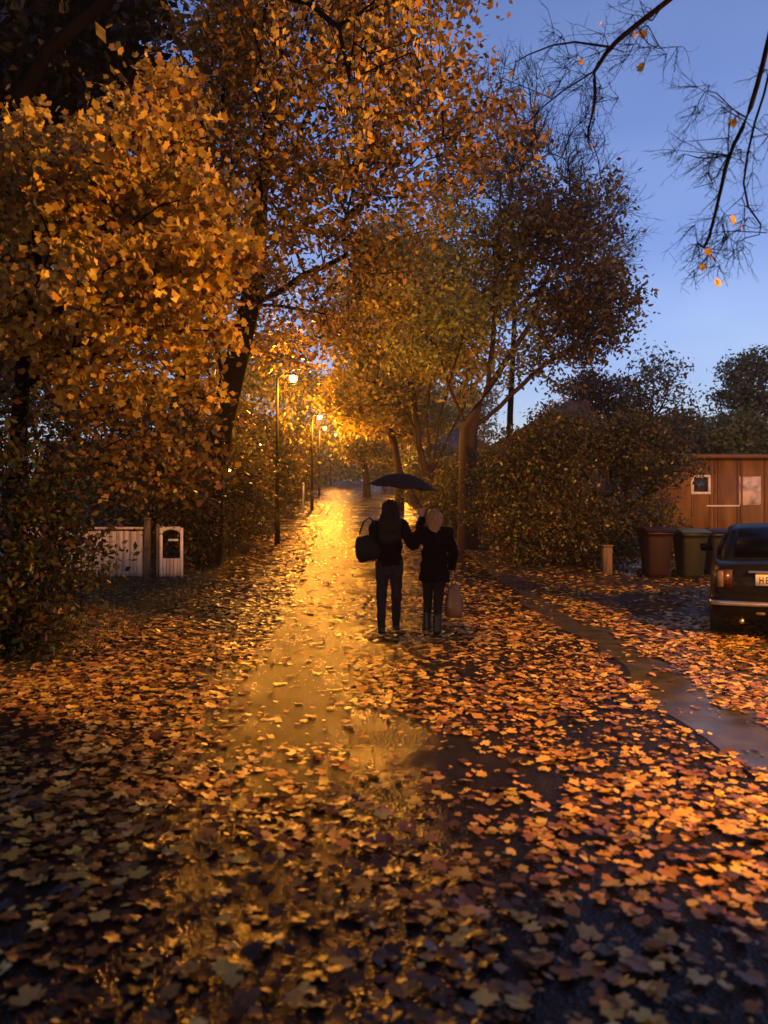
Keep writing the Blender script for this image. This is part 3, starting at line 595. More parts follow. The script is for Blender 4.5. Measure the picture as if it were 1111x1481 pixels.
# greenery behind the shed
GREEN = [(.14, .19, .055), (.19, .21, .07), (.09, .13, .045)]
k = 0
for (px, Y, py, rx, rz, per, cols, lab) in [(945, 30, 585, 62, 75, 13, RUST + GREEN, 'thin brown-leaved tree standing above the huge shrub'), (985, 34, 640, 70, 40, 45, GREEN, 'low green tree behind the left end of the shed'),
                             (1085, 32, 585, 45, 80, 45, GREEN + OLIVE, 'pointed dark green tree behind the shed at the right edge'), (1060, 30, 640, 60, 35, 55, GREEN, 'round green bush rising over the shed roof'), (860, 33, 590, 70, 50, 45, DARK, 'dark tree glimpsed over the huge shrub'), (1180, 31, 560, 70, 100, 50, DARK, 'dark tree behind the shed beyond the right edge')]:
    b = base(px, Y); t = at(px, py + rz * .3, Y)
    tree('deciduous_tree', lab, 'tree', [b, (b + t) / 2, t], [.2, .16, .1], [px_ell(px, py, Y, rx, rz, 1.8), px_ell(px, py - rz * .5, Y, rx * .55, rz * .7, 1.2), px_ell(px + rx * .5, py + rz * .3, Y, rx * .6, rz * .5, 1.4)], 200, per, .26, .10, cols, 100 + k, 'trees behind the shed', shell=.3); k += 1
# ------------------------------------------------------------------ fence, gate, small posts
YF = 15.6
def gx(px, Y=YF): return (px - 555.5) / F * Y
g0 = float(gz(-5.2, YF)) - .03
fr = empty('board_fence', (gx(150), YF, g0), 'pale weathered board fence with a cap rail, half hidden by the dark shrub', 'fence')
x0, x1 = gx(40), gx(208); n = 17; wv = (x1 - x0) / n
rs = np.random.default_rng(3)
m = MB()
for i in range(n): m.box((x0 + wv * (i + .5), YF + rs.uniform(-.004, .004), g0 + .03 + .45 + .03), (wv - .010, .02, .92 + rs.uniform(-.012, .012)), bev=.004)
m.build('boards', M_WOODG, fr)
MB().box(((x0 + x1) / 2, YF - .012, g0 + 1.03), (x1 - x0 + .02, .075, .05), bev=.008).build('cap_rail', M_WOODG, fr)
MB().box(((x0 + x1) / 2, YF + .035, g0 + .3), (x1 - x0, .045, .08), bev=.008).build('back_rail', M_WOODG, fr)
MB().box((gx(214), YF - .02, g0 + .58), (.11, .11, 1.22), bev=.01).build('post', M_WOODP, fr)
MB().box((gx(214), YF - .02, g0 + 1.22), (.14, .14, .05), bev=.012).build('post_cap', M_WOODP, fr)
ga = empty('garden_gate', (gx(248), YF, g0), 'small white framed gate with arched opening beside the fence post', 'gate')
gl, gr_, gt = gx(231), gx(265), g0 + 1.06
m = MB()
m.box((gl + .03, YF, g0 + .52), (.055, .05, 1.04), bev=.006); m.box((gr_ - .03, YF, g0 + .52), (.055, .05, 1.04), bev=.006)
W_ = gr_ - gl - .115; cx = (gl + gr_) / 2; pts_o = []; N = 12
arc = [(cx + W_ / 2 * math.cos(math.pi * t / N), gt - .16 + .10 * math.sin(math.pi * t / N)) for t in range(N + 1)]
for t in range(N):
    (ax, az), (bx_, bz) = arc[t], arc[t + 1]
    m.prism([(ax, az), (ax, gt), (bx_, gt), (bx_, bz)], YF - .022, YF + .022)
m.build('frame', M_WHITE, ga)
m = MB()
for i in range(5): m.box((gl + .06 + W_ * (i + .5) / 5, YF + .005, g0 + .22), (W_ / 5 - .008, .018, .40), bev=.003)
m.build('lower_panel', M_WOODG, ga)
MB().box((cx + .04, YF - .01, gt - .27), (.20, .012, .045), bev=.004).build('name_plate', M_WHITE, ga)
MB().box((gl - .035, YF, g0 + .55), (.06, .09, 1.12), bev=.008).build('gate_post', M_WOODP, ga)
g = float(gz(-3.45, 34.0)); p = empty('marker_post', (-3.52, 33.5, g - .05), 'short white post at the left lane edge before the second lamp pole', 'post')
MB().tube([(-3.52, 33.5, g - .05), (-3.52, 33.5, g + 1.2)], [.05, .045], 10).build('shaft', M_WHITE, p, True)
MB().lathe((-3.52, 33.5, g + 1.2), [(.06, 0), (.06, .03), (.035, .07), (0.001, .085)], 10).build('cap', M_WHITE, p, True)
# stubby post, rail fence
bx_ = gx(877, 16.4); g = float(gz(bx_, 16.4)); p = empty('bollard', (bx_, 16.4, g - .05), 'stubby weathered post at the foot of the huge shrub', 'post')
MB().box((bx_, 16.4, g + .27), (.2, .2, .62), .2, bev=.02).build('post', M_WOODP, p); MB().box((bx_, 16.4, g + .60), (.24, .24, .05), .2, bev=.02).build('cap', M_WOODP, p)
rf = empty('rail_fence', (2.7, 21, float(gz(2.7, 21)) - .05), 'low dark two-rail fence right of the forked maple trunk', 'fence')
ps = [(gx(693, 21.5), 21.5), (gx(736, 20.3), 20.3), (gx(775, 19.6), 19.6)]; zz = [float(gz(*q)) for q in ps]
for (x, y), z in zip(ps, zz): MB().box((x, y, z + .22), (.11, .11, .56), bev=.012).build('post', M_WOODP, rf)
for h in (.18, .38):
    MB().tube([(ps[0][0] - .1, ps[0][1] - .07, zz[0] + h + .03)] + [(x, y - .07, z + h) for (x, y), z in zip(ps, zz)], .032, 7).build('rail', M_WOODP, rf)

# ------------------------------------------------------------------ shed
M_SHED = mat('stained_shed_panel', (.17, .095, .042), .7, var=.5, scale=1.6, stretch=(2, 2, .5), bump=.2)
M_TRIM = mat('dark_shed_batten', (.10, .045, .02), .6, var=.3, scale=4)
M_GLASS = mat('dark_window_glass', (.03, .035, .05), .06, var=.2, spec=.8)
M_PAPER, t_, b_ = newmat('notice_paper'); setp(b_, rough=.6)
tc = t_.nodes.new('ShaderNodeTexCoord'); nz = t_.nodes.new('ShaderNodeTexNoise'); nz.inputs['Scale'].default_value = 3.2; nz.inputs['Detail'].default_value = 2
rp = t_.nodes.new('ShaderNodeValToRGB'); rp.color_ramp.elements[0].position = .36; rp.color_ramp.elements[1].position = .56; rp.color_ramp.elements[0].color = (.18, .16, .2, 1); rp.color_ramp.elements[1].color = (.62, .55, .52, 1)
t_.links.new(tc.outputs['Object'], nz.inputs[0]); t_.links.new(nz.outputs[0], rp.inputs[0]); t_.links.new(rp.outputs[0], b_.inputs['Base Color'])
YSH = 21.0; sx0, sx1 = gx(985, YSH), gx(985, YSH) + 7.0; sg = float(gz(9, YSH)) - .05; top = CAMH + (740.5 - 664) / F * YSH
sh = empty('shed', ((sx0 + sx1) / 2, YSH + 1.5, sg), 'long flat-roofed brown panelled shed behind the parked car', 'shed')
MB().box(((sx0 + sx1) / 2, YSH + 1.5, (sg + top) / 2), (sx1 - sx0, 3.0, top - sg)).build('wall', M_SHED, sh)
for k, px in enumerate((1001, 1027, 1033.5, 1039, 1067, 1072, 1106, 1112, 1150, 1190, 1230)):
    x = gx(px, YSH); MB().box((x, YSH - .02, (sg + top) / 2), (.055, .045, top - sg - .01), bev=.005).build('batten', M_TRIM, sh)
MB().box(((sx0 + sx1) / 2, YSH + 1.45, top + .06), (sx1 - sx0 + .35, 3.5, .12), bev=.02).build('roof', M_TRIM, sh)
MB().box((gx(1045, YSH), YSH - .028, gz(9, 21) + 1.55), (.9, .03, .045), bev=.005).build('rail', M_WHITE, sh)
wn_ = MB(); wx, wz, ww, wh = gx(1013, YSH), CAMH + (740.5 - 701) / F * YSH, .46, .46
for (cx, cz, dx, dz_) in ((wx, wz + wh / 2, ww + .07, .07), (wx, wz - wh / 2, ww + .07, .07)): wn_.box((cx, YSH - .03, cz), (dx, .06, dz_), bev=.006)
for s in (-1, 1): wn_.box((wx + s * ww / 2, YSH - .028, wz), (.07, .056, wh - .072), bev=.006)
w_ = wn_.build('window', M_WHITE, sh); MB().box((wx, YSH - .008, wz), (ww - .07, .016, wh - .07)).build('pane', M_GLASS, w_)
po = empty('notice', (gx(1084, YSH), YSH - .015, CAMH + (740.5 - 710) / F * YSH), 'pale notice sheet fixed to the shed wall near the right edge', 'notice')
c = po.location; MB().box((c.x, c.y - .006, c.z), (.60, .012, .78), bev=.002).build('sheet', M_PAPER, po)
# far houses
M_PALE = mat('pale_render', (.42, .38, .32), .8, var=.12); M_PALES = [M_PALE, mat('dark_brick', (.06, .035, .025), .9, var=.3, scale=9)]; M_ROOF = mat('grey_slates', (.06, .06, .075), .5, var=.3, scale=9, bump=.4)
M_LITW = emis('lit_window', (1, .62, .25), 3.0)
def house(label, cx, cy, w, d, wall, pitch, lit, seed):
    g = float(gz(cx, cy)) - .1; r = empty('house', (cx, cy, g), label, 'house'); M_PALE = M_PALES[seed - 1]
    MB().box((cx, cy, g + wall / 2), (w, d, wall)).build('wall', M_PALE, r)
    MB().prism([(cx - w / 2 - .3, g + wall), (cx, g + wall + pitch), (cx + w / 2 + .3, g + wall)], cy - d / 2 - .3, cy + d / 2 + .3).build('roof', M_ROOF, r)
    for i, (dx, dz_) in enumerate(lit):
        f_ = MB()
        for s in (-1, 1): f_.box((cx + dx + s * .45, cy - d / 2 - .03, g + dz_), (.08, .08, 1.04)); f_.box((cx + dx, cy - d / 2 - .033, g + dz_ + s * .55), (.98, .07, .08))
        q = f_.build('window', M_WHITE, r); MB().box((cx + dx, cy - d / 2 - .01, g + dz_), (.82, .03, 1.0)).build('pane', M_LITW if i == 0 else M_GLASS, q)
    MB().box((cx + w * .25, cy, g + wall + pitch * .75), (.5, .5, 1.4)).build('chimney', M_PALE, r)
house('pale house with one lit window glimpsed between the right-hand maples', 4.6, 50, 4.2, 5, 2.7, 1.5, [(-.25, 1.6), (1.2, 1.6)], 1)
house('house whose slate roof just clears the huge shrub', 6.6, 30, 4.5, 5, 3.6, 1.45, [], 2)
for (px, py, Y, lab) in ((377, 643, 24.2, 'tiny lit garden lamp showing through the hedge left of the nearest lamp'), (332, 680, 18.6, 'tiny white garden lamp glinting in the dark hedge')):
    c = at(px, py, Y); g = float(gz(c[0], Y)); r = empty('garden_lamp', (c[0], Y, g - .05), lab, 'garden lamp')
    MB().tube([(c[0], Y, g - .05), (c[0], Y, c[2] - .06)], .02, 8).build('pole', M_STEEL, r, True)
    MB().lathe((c[0], Y, c[2]), [(.001, -.035), (.022, -.028), (.034, 0), (.022, .028), (.001, .035)], 12).build('lens', M_LENS, r, True)
    MB().lathe((c[0], Y, c[2] + .055), [(.001, .03), (.05, .005), (.05, -.015)], 12).build('cap', M_STEEL, r, True)

# ------------------------------------------------------------------ bins
def bin_(label, px, Y, body, lid, rz=0.0):
    x = gx(px, Y); g = float(gz(x, Y)); r = empty('wheelie_bin', (x, Y, g), label, 'wheelie bin', 'wheelie bins by the shed', rz)
    V = []
    for (z, hx, hy) in ((.06, .19, .21), (.12, .21, .23), (.86, .26, .32), (.93, .27, .33), (.93, .29, .35), (.97, .29, .35)):
        b = .05
        for (sx, sy, ox, oy) in ((-1, -1, 0, b), (-1, -1, b, 0), (1, -1, -b, 0), (1, -1, 0, b), (1, 1, 0, -b), (1, 1, -b, 0), (-1, 1, b, 0), (-1, 1, 0, -b)): V.append((sx * hx + ox, sy * hy + oy, z))
    q = [[l * 8 + i, l * 8 + (i + 1) % 8, (l + 1) * 8 + (i + 1) % 8, (l + 1) * 8 + i] for l in range(5) for i in range(8)] + [list(range(7, -1, -1)), list(range(40, 48))]
    MB().add(V, q).build('body', body, r, world=False)
    V = []
    for (y, z) in ((-.38, .975), (-.36, 1.01), (-.1, 1.06), (.2, 1.07), (.36, 1.03), (.38, .975)): V += [(-.30, y, .975), (-.30, y, z), (-.25, y, z + .012), (.25, y, z + .012), (.30, y, z), (.30, y, .975)]
    MB().add(V, [[i * 6 + k, i * 6 + (k + 1) % 6, (i + 1) * 6 + (k + 1) % 6, (i + 1) * 6 + k] for i in range(5) for k in range(6)] + [list(range(6)), list(range(35, 29, -1))]).build('lid', lid, r, world=False)
    MB().tube([(-.24, .42, 1.0), (.24, .42, 1.0)], .016, 8).build('handle', body, r, True, world=False)
    for s in (-1, 1): MB().tube([(s * .21, .25, .10), (s * .265, .25, .10)], .10, 16).build('wheel', M_BLACK, r, world=False)
M_RB = mat('red_brown_plastic', (.017, .004, .003), .5, var=.2); M_GB = mat('green_plastic', (.012, .017, .007), .5, var=.2); M_GL = mat('pale_green_plastic', (.05, .085, .06), .4, var=.15); M_DB = mat('navy_plastic', (.01, .014, .03), .4, var=.2)
bin_('dark red wheelie bin at the right foot of the huge shrub', 948, 16.0, M_RB, M_RB)
bin_('green wheelie bin with a pale lid before the shed', 998, 16.2, M_GB, M_GL)
bin_('navy wheelie bin just beyond the car, right of the green bin', 1038, 17.0, M_DB, M_BLACK)

# ------------------------------------------------------------------ car (local: x right, y forward, z up, origin mid rear)
M_CAR = mat('black_car_paint', (.004, .004, .005), .4, var=.2, coat=.08, spec=.1); M_CHR = mat('dull_chrome', (.5, .5, .5), .28, .9, var=.1)
M_CGL = mat('car_glass', (.004, .004, .005), .3, var=.1, spec=.12); M_TYRE = mat('tyre_rubber', (.012, .012, .012), .75, var=.2); M_TLR = mat('red_tail_lens', (.03, .006, .004), .5, spec=.2, var=.1, coat=.6); M_TLW = mat('clear_tail_lens', (.09, .075, .06), .5, spec=.2, var=.1, coat=.6)
M_PLATE = mat('plate_white', (.75, .72, .6), .35, var=.03)
car = empty('parked_car', (4.74, 9.02, 0), 'black saloon car parked at the right edge, seen from behind', 'car', rz=math.radians(-23))
def loft(secs, closed_caps=True):
    n = len(secs[0]); V = [p for s in secs for p in s]; f = [[i * n + k, i * n + (k + 1) % n, (i + 1) * n + (k + 1) % n, (i + 1) * n + k] for i in range(len(secs) - 1) for k in range(n)]
    f += [list(range(n - 1, -1, -1)), [(len(secs) - 1) * n + k for k in range(n)]]
    return V, f
def body_sec(y, w, z0, z1, sh):    # rounded box section; sh: how much the shoulder tucks in
    pr = [(-w * .86, z0), (-w * .97, z0 + .10), (-w, z0 + (z1 - z0) * .45), (-w * .985, z0 + (z1 - z0) * .72), (-w * (1 - sh * .6), z1 - .045), (-w * (1 - sh), z1 - .008), (-w * .4, z1 + .018), (w * .4, z1 + .018), (w * (1 - sh), z1 - .008), (w * (1 - sh * .6), z1 - .045), (w * .985, z0 + (z1 - z0) * .72), (w, z0 + (z1 - z0) * .45), (w * .97, z0 + .10), (w * .86, z0)]
    return [(x, y, z) for x, z in pr]
secs = [body_sec(.10, .74, .40, .86, .10), body_sec(.12, .79, .33, .90, .09), body_sec(.22, .83, .29, .925, .08), body_sec(.55, .845, .25, .94, .07), body_sec(1.2, .85, .22, .93, .07), body_sec(2.2, .855, .20, .92, .07), body_sec(3.1, .85, .22, .90, .08), body_sec(3.9, .83, .25, .82, .1), body_sec(4.25, .78, .3, .72, .12), body_sec(4.38, .68, .36, .62, .12)]
bd = MB().add(*loft(secs)).build('body', M_CAR, car, True, world=False)
bd.modifiers.new('bevel', 'BEVEL').width = .01
def cab(y, zb, zt, wb, wt): return [(-wb, y, zb), (-wb * .55 - wt * .45, y, zb + (zt - zb) * .55), (-wt, y, zt - .03), (-wt * .8, y, zt), (0, y, zt + .02), (wt * .8, y, zt), (wt, y, zt - .03), (wb * .55 + wt * .45, y, zb + (zt - zb) * .55), (wb, y, zb)]
MB().add(*loft([cab(.55, .925, .95, .72, .66), cab(.95, .92, 1.22, .75, .60), cab(1.15, .92, 1.33, .76, .58), cab(1.6, .92, 1.385, .77, .59), cab(2.2, .92, 1.38, .77, .59), cab(2.55, .91, 1.31, .76, .58), cab(3.15, .90, .93, .73, .66)])).build('roof', M_CAR, car, True, world=False)
MB().add([(-.56, .60, .985), (.56, .60, .985), (.50, 1.08, 1.312), (-.50, 1.08, 1.312), (-.56, .575, .985), (.56, .575, .985), (.50, 1.055, 1.325), (-.50, 1.055, 1.325)], [[4, 5, 6, 7], [3, 2, 1, 0], [0, 1, 5, 4], [1, 2, 6, 5], [2, 3, 7, 6], [3, 0, 4, 7]]).build('rear_window', M_CGL, car, world=False)
for s in (-1, 1):
    a = [(.95, .98), (1.25, 1.27), (2.35, 1.30), (2.85, .97)]
    V = [(s * (.775 - .16 * (z - .92) / .42 * 1.0 + .006), y, z) for y, z in a] + [(s * (.745 - .16 * (z - .92) / .42), y, z) for y, z in a]
    MB().add(V, [[0, 1, 2, 3], [7, 6, 5, 4], [0, 4, 5, 1], [1, 5, 6, 2], [2, 6, 7, 3], [3, 7, 4, 0]]).build('side_window', M_CGL, car, world=False)
    # tail light wraps the corner
    tl = MB().add([(s * .60, .085, .62), (s * .77, .10, .62), (s * .83, .22, .64), (s * .83, .22, .83), (s * .77, .095, .85), (s * .60, .08, .85), (s * .60, .16, .62), (s * .78, .24, .64), (s * .78, .24, .83), (s * .60, .16, .85)], [[0, 1, 4, 5], [1, 2, 3, 4], [0, 6, 7, 2, 1], [5, 4, 3, 8, 9], [2, 7, 8, 3], [0, 5, 9, 6]]).build('tail_light', M_TLR, car, world=False)
    MB().box((s * .735, .083, .735), (.07, .03, .2), bev=.01).build('reflector', M_TLW, tl, world=False)
    MB().tube([(s * .66, .72, .31), (s * .85, .72, .31)], .31, 28).build('rear_wheel', M_TYRE, car, True, world=False)
    MB().tube([(s * .66, 3.45, .31), (s * .85, 3.45, .31)], .31, 28).build('front_wheel', M_TYRE, car, True, world=False)
    MB().add([(s * .8, 2.62, .95), (s * .98, 2.60, .96), (s * 1.0, 2.60, 1.07), (s * .84, 2.62, 1.07), (s * .8, 2.72, .96), (s * .95, 2.72, .97), (s * .96, 2.72, 1.05), (s * .84, 2.72, 1.05)], [[0, 1, 2, 3], [7, 6, 5, 4], [0, 4, 5, 1], [1, 5, 6, 2], [2, 6, 7, 3], [3, 7, 4, 0]]).build('wing_mirror', M_CAR, car, world=False)
def bump_sec(z, o, w): return [(-w, .30, z), (-w + .03, .10 - o, z), (-w + .16, .04 - o, z), (-.3, .015 - o, z), (.3, .015 - o, z), (w - .16, .04 - o, z), (w - .03, .10 - o, z), (w, .30, z)]
MB().add(*loft([bump_sec(.27, -.02, .80), bump_sec(.33, .015, .845), bump_sec(.50, .03, .86), bump_sec(.56, .005, .85)])).build('bumper', M_CAR, car, True, world=False)
MB().add(*loft([bump_sec(.425, .036, .864), bump_sec(.43, .045, .870), bump_sec(.475, .045, .870), bump_sec(.48, .036, .864)])).build('bumper_strip', M_CHR, car, world=False)
pl = MB().box((-.07, .075, .735), (.56, .02, .135), bev=.006).build('number_plate', M_PLATE, car, world=False)
m = MB(); x = -.07 - .235
glyph = {'A': [(0, 0, .2, 1), (.8, 0, 1, 1), (.2, .4, .8, .55), (.2, .85, .8, 1)], 'H': [(0, 0, .2, 1), (.8, 0, 1, 1), (.2, .42, .8, .58)], 'L': [(0, 0, .2, 1), (.2, 0, 1, .15)], 'E': [(0, 0, .2, 1), (.2, 0, 1, .15), (.2, .42, .85, .58), (.2, .85, 1, 1)], '1': [(.4, 0, .6, 1)], 'U': [(0, 0, .2, 1), (.8, 0, 1, 1), (.2, 0, .8, .15)], '7': [(.8, 0, 1, 1), (0, .85, .8, 1)]}
for ch in 'HE17LUA':
    for (a, b_, c_, d) in glyph[ch]: m.box((x + (a + c_) / 2 * .045, .0635, .735 - .04 + (b_ + d) / 2 * .08), ((c_ - a) * .045, .003, (d - b_) * .08))
    x += .069
m.build('plate_characters', M_BLACK, pl, world=False)
MB().box((-.07, .07, .83), (.72, .04, .03), bev=.008).build('plate_trim', M_CHR, car, world=False)
MB().lathe((0, 0, 0), [(.001, 0), (.035, 0), (.035, .01)], 14).build('badge', M_CHR, car, world=False)
bg_ = [o for o in car.children if o.name.startswith('badge')][0]; bg_.location = (0, .075, .878); bg_.rotation_euler = (math.radians(90), 0, 0)
MB().box((-.30, -.035, .345), (.10, .02, .035), bev=.006).build('fog_lamp', M_TLW, car, world=False)
MB().tube([(-.5, .0, .24), (-.5, .35, .24)], .03, 10).build('exhaust', M_CHR, car, world=False)

# ------------------------------------------------------------------ people by smooth-blended round cones
def surface_nets(V, org, h):
    S = V < 0; nx, ny, nz = V.shape; cell = np.zeros((nx - 1, ny - 1, nz - 1)); P = np.zeros((nx - 1, ny - 1, nz - 1, 3))
    co = [(i, j, k) for i in (0, 1) for j in (0, 1) for k in (0, 1)]
    sl = lambda c: V[c[0]:nx - 1 + c[0], c[1]:ny - 1 + c[1], c[2]:nz - 1 + c[2]]
    for a in co:
        for ax in range(3):
            if a[ax] == 0:
                b = list(a); b[ax] = 1; va, vb = sl(a), sl(b); mk = (va < 0) != (vb < 0); t = np.where(mk, va / np.where(mk, va - vb, 1), 0)
                for q in range(3): P[..., q] += np.where(mk, a[q] + (t if q == ax else 0), 0)
                cell += mk
    act = cell > 0; idx = -np.ones(cell.shape, int); idx[act] = np.arange(act.sum())
    ii = np.argwhere(act); vv = (ii + P[act] / cell[act][:, None]) * h + org; faces = []
    for ax in range(3):
        o1, o2 = [(1, 2), (2, 0), (0, 1)][ax]
        A = S.take(range(0, S.shape[ax] - 1), ax); B = S.take(range(1, S.shape[ax]), ax); e = np.argwhere(A != B)
        sgn = A[tuple(e.T)]
        ok = (e[:, o1] > 0) & (e[:, o2] > 0) & (e[:, o1] < cell.shape[o1]) & (e[:, o2] < cell.shape[o2]); e = e[ok]; sgn = sgn[ok]
        def cc(d1, d2): q = e.copy(); q[:, o1] -= d1; q[:, o2] -= d2; return idx[tuple(q.T)]
        f = np.stack([cc(1, 1), cc(0, 1), cc(0, 0), cc(1, 0)], 1); f[~sgn] = f[~sgn][:, ::-1]; faces.append(f)
    return vv, np.concatenate(faces)
def sdf_obj(name, prims, mat_, parent, h=.012, k=.03, cut=None, noise=None):
    """prims: (p1, r1, p2, r2[, flatten_y])"""
    pts = np.array([p for q in prims for p in (q[0], q[2])]); R = max(max(q[1], q[3]) for q in prims) + .05
    lo = pts.min(0) - R; hi = pts.max(0) + R; n = np.ceil((hi - lo) / h).astype(int) + 1
    g = np.stack(np.meshgrid(*[lo[i] + np.arange(n[i]) * h for i in range(3)], indexing='ij'), -1).astype(np.float32); D = np.full(g.shape[:3], 9., np.float32)
    for q in prims:
        p1, r1, p2, r2 = np.array(q[0], np.float32), q[1], np.array(q[2], np.float32), q[3]; fy = q[4] if len(q) > 4 else 1.0; sc = np.array([1, 1 / fy, 1], np.float32)
        a = g * sc - p1 * sc; b = (p2 - p1) * sc; t = np.clip((a @ b) / (b @ b + 1e-9), 0, 1)
        d = np.linalg.norm(a - t[..., None] * b, axis=-1) - (r1 + (r2 - r1) * t); kk = q[5] if len(q) > 5 else k
        hh = np.clip(.5 + .5 * (D - d) / kk, 0, 1); D = D + (d - D) * hh - kk * hh * (1 - hh)
    if noise: D = D + noise(g)
    if cut: D = np.maximum(D, cut(g))
    v, f = surface_nets(D, lo, h)
    return mesh_obj(name, v, f, mat_, parent, True, world=False)
M_SKIN = mat('skin', (.45, .28, .2), .5, var=.1); M_HAIRD = mat('dark_hair', (.006, .004, .003), .6, spec=.25, var=.5, scale=8, stretch=(12, 12, 1), bump=.6, bscale=10); M_HAIRB = mat('blond_hair', (.28, .16, .055), .5, var=.35, scale=8, stretch=(12, 12, 1), bump=.5, bscale=10)
M_JACK = mat('black_jacket', (.004, .004, .005), .9, var=.3, spec=.05, scale=12, bump=.4, bscale=12); M_COAT = mat('black_coat', (.005, .004, .005), .9, var=.3, spec=.05, scale=12, bump=.4, bscale=10)
M_JEAN = mat('dark_denim', (.022, .02, .026), .9, spec=.2, var=.3, scale=20, bump=.3, bscale=18); M_TIGHT = mat('dark_leggings', (.014, .009, .010), .8, var=.3, spec=.2); M_BOOT = mat('black_boots', (.012, .011, .011), .4, var=.3); M_BAG = mat('black_leather', (.006, .005, .005), .6, spec=.2, var=.3, bump=.3)
A3 = lambda *a: np.array(a, float)
def hand(wrist, d, palm_n, side, curl, s=1.0):
    """prims for a palm, four unequal bent fingers and a thumb"""
    d = d / np.linalg.norm(d); n = palm_n / np.linalg.norm(palm_n); w = np.cross(d, n) * side; pr = []
    pc = wrist + d * .045 * s
    for o in (-.026, -.009, .009, .026): pr.append((wrist + w * o * .6, .015, wrist + d * .085 * s + w * o, .0125, 1, .012))
    for o, L in ((-.03, .062), (-.010, .074), (.010, .078), (.029, .070)):
        p = wrist + d * .088 * s + w * o; ang = curl * .7; r = .0092
        for j, l in enumerate((.45, .32, .23)):
            q = p + (d * math.cos(ang) + n * math.sin(ang)) * L * l * s; pr.append((p, r, q, r * .92, 1, .004)); p = q; ang += curl; r *= .92
    p = wrist + d * .02 + w * .028; q = p + (d * .75 + w * .6 + n * .35) * .042; pr.append((p, .013, q, .0105, 1, .01)); pr.append((q, .0105, q + (d * .8 + w * .05 + n * .6) * .032, .009, 1, .004))
    return pr
def face(c, r):    # eyes, nose, mouth, ears in shape
    x, y, z = c; return [(A3(x, y + r * .92, z + .01), .012, A3(x, y + r * 1.12, z - .022), .013, 1, .015), (A3(x - .02, y + r * .88, z - .052), .009, A3(x + .02, y + r * .88, z - .052), .009, 1, .012), (A3(x - r * .98, y, z + .01), .012, A3(x - r * .98, y - .01, z - .025), .010, 1, .01), (A3(x + r * .98, y, z + .01), .012, A3(x + r * .98, y - .01, z - .025), .010, 1, .01)]
def person(name_label, loc, hgt, feet, hips, sh_w, elbows, wrists, hands, head, rz):
    return None

# --- walker with long dark hair (left)
pa = empty('person', (.07, 9.85, 0), 'person with long dark hair, black jacket and jeans, walking on the left under the umbrella', 'person', 'people sharing an umbrella')
S = 1.0
hipL, hipR = A3(-.085, 0, .88), A3(.085, 0, .88); knL, knR = A3(-.10, .06, .48), A3(.09, .02, .48); anL, anR = A3(-.105, -.02, .09), A3(.085, .16, .09)
shL, shR = A3(-.165, 0, 1.36), A3(.165, 0, 1.36); elL, elR = A3(-.25, -.02, 1.12), A3(.29, .02, 1.13); wrL, wrR = A3(-.17, .18, 1.04), A3(.33, .17, 1.25)
hc = A3(0.01, .02, 1.57)
bp_ = [(hc + [0, 0, .025], .088, hc + [0, .012, -.035], .072, 1.1), (A3(0, -.005, 1.36), .05, hc + [0, -.01, -.05], .05), (A3(0, 0, .95), .12, A3(0, 0, 1.1), .10, .75), (A3(0, 0, 1.1), .10, A3(0, 0, 1.30), .125, .7), (shL, .055, shR, .055, .8),
       (hipL, .085, knL, .058), (knL, .055, anL, .038), (hipR, .085, knR, .058), (knR, .055, anR, .038), (anL, .035, anL + [0, .15, -.055], .028), (anR, .035, anR + [0, .14, -.05], .028),
       (shL, .048, elL, .038), (elL, .037, wrL, .026), (shR, .048, elR, .038), (elR, .037, wrR, .026)] + face(hc, .085) + hand(wrL, A3(.2, .9, -.2), A3(.6, 0, -.6), 1, .6) + hand(wrR, A3(.3, .6, .5), A3(.5, -.5, 0), -1, .7)
sdf_obj('body', bp_, M_SKIN, pa, h=.0075, k=.03)
wav = lambda g: .010 * np.sin(g[..., 2] * 38 + g[..., 0] * 20) * np.sin(g[..., 0] * 30 + g[..., 1] * 22)
sdf_obj('hair', [(hc + [0, -.03, .035], .108, hc + [0, -.04, -.03], .112), (hc + [0, -.05, -.03], .105, A3(.0, -.09, 1.38), .125, .8), (A3(-.04, -.09, 1.42), .10, A3(-.05, -.11, 1.22), .085, .6), (A3(.05, -.09, 1.42), .10, A3(.06, -.11, 1.24), .08, .6)], M_HAIRD, pa, h=.013, k=.05, noise=lambda g: .006 * np.sin(g[..., 0] * 110 + 9 * np.sin(g[..., 2] * 6)) + .5 * wav(g), cut=lambda g: np.maximum(g[..., 1] - .075, -9))
sdf_obj('jacket', [(A3(0, 0, .90), .165, A3(0, 0, 1.1), .15, .8), (A3(0, -.01, 1.1), .15, A3(0, -.01, 1.30), .165, .75), (shL, .085, shR, .085, .9), (A3(0, 0, 1.36), .08, A3(0, 0, 1.44), .075), (shL, .078, elL, .062), (elL, .062, wrL, .045), (shR, .078, elR, .062), (elR, .062, wrR, .045)], M_JACK, pa, h=.012, k=.05, noise=wav, cut=lambda g: .86 + .012 * np.sin(g[..., 0] * 25) - g[..., 2])
sdf_obj('trousers', [(A3(0, -.01, .86), .14, A3(0, -.01, .92), .135, .85), (hipL, .098, knL, .064), (knL, .064, anL + [0, 0, -.01], .052), (hipR, .098, knR, .064), (knR, .064, anR + [0, 0, -.01], .052)], M_JEAN, pa, h=.011, k=.03, noise=lambda g: .5 * wav(g), cut=lambda g: .07 - g[..., 2])
for a in (anL, anR): sdf_obj('shoe', [(a + [0, -.02, -.04], .048, a + [0, .10, -.052], .042), (a + [0, .10, -.052], .042, a + [0, .17, -.056], .034)], M_BOOT, pa, h=.01, k=.03, cut=lambda g: .005 - g[..., 2])
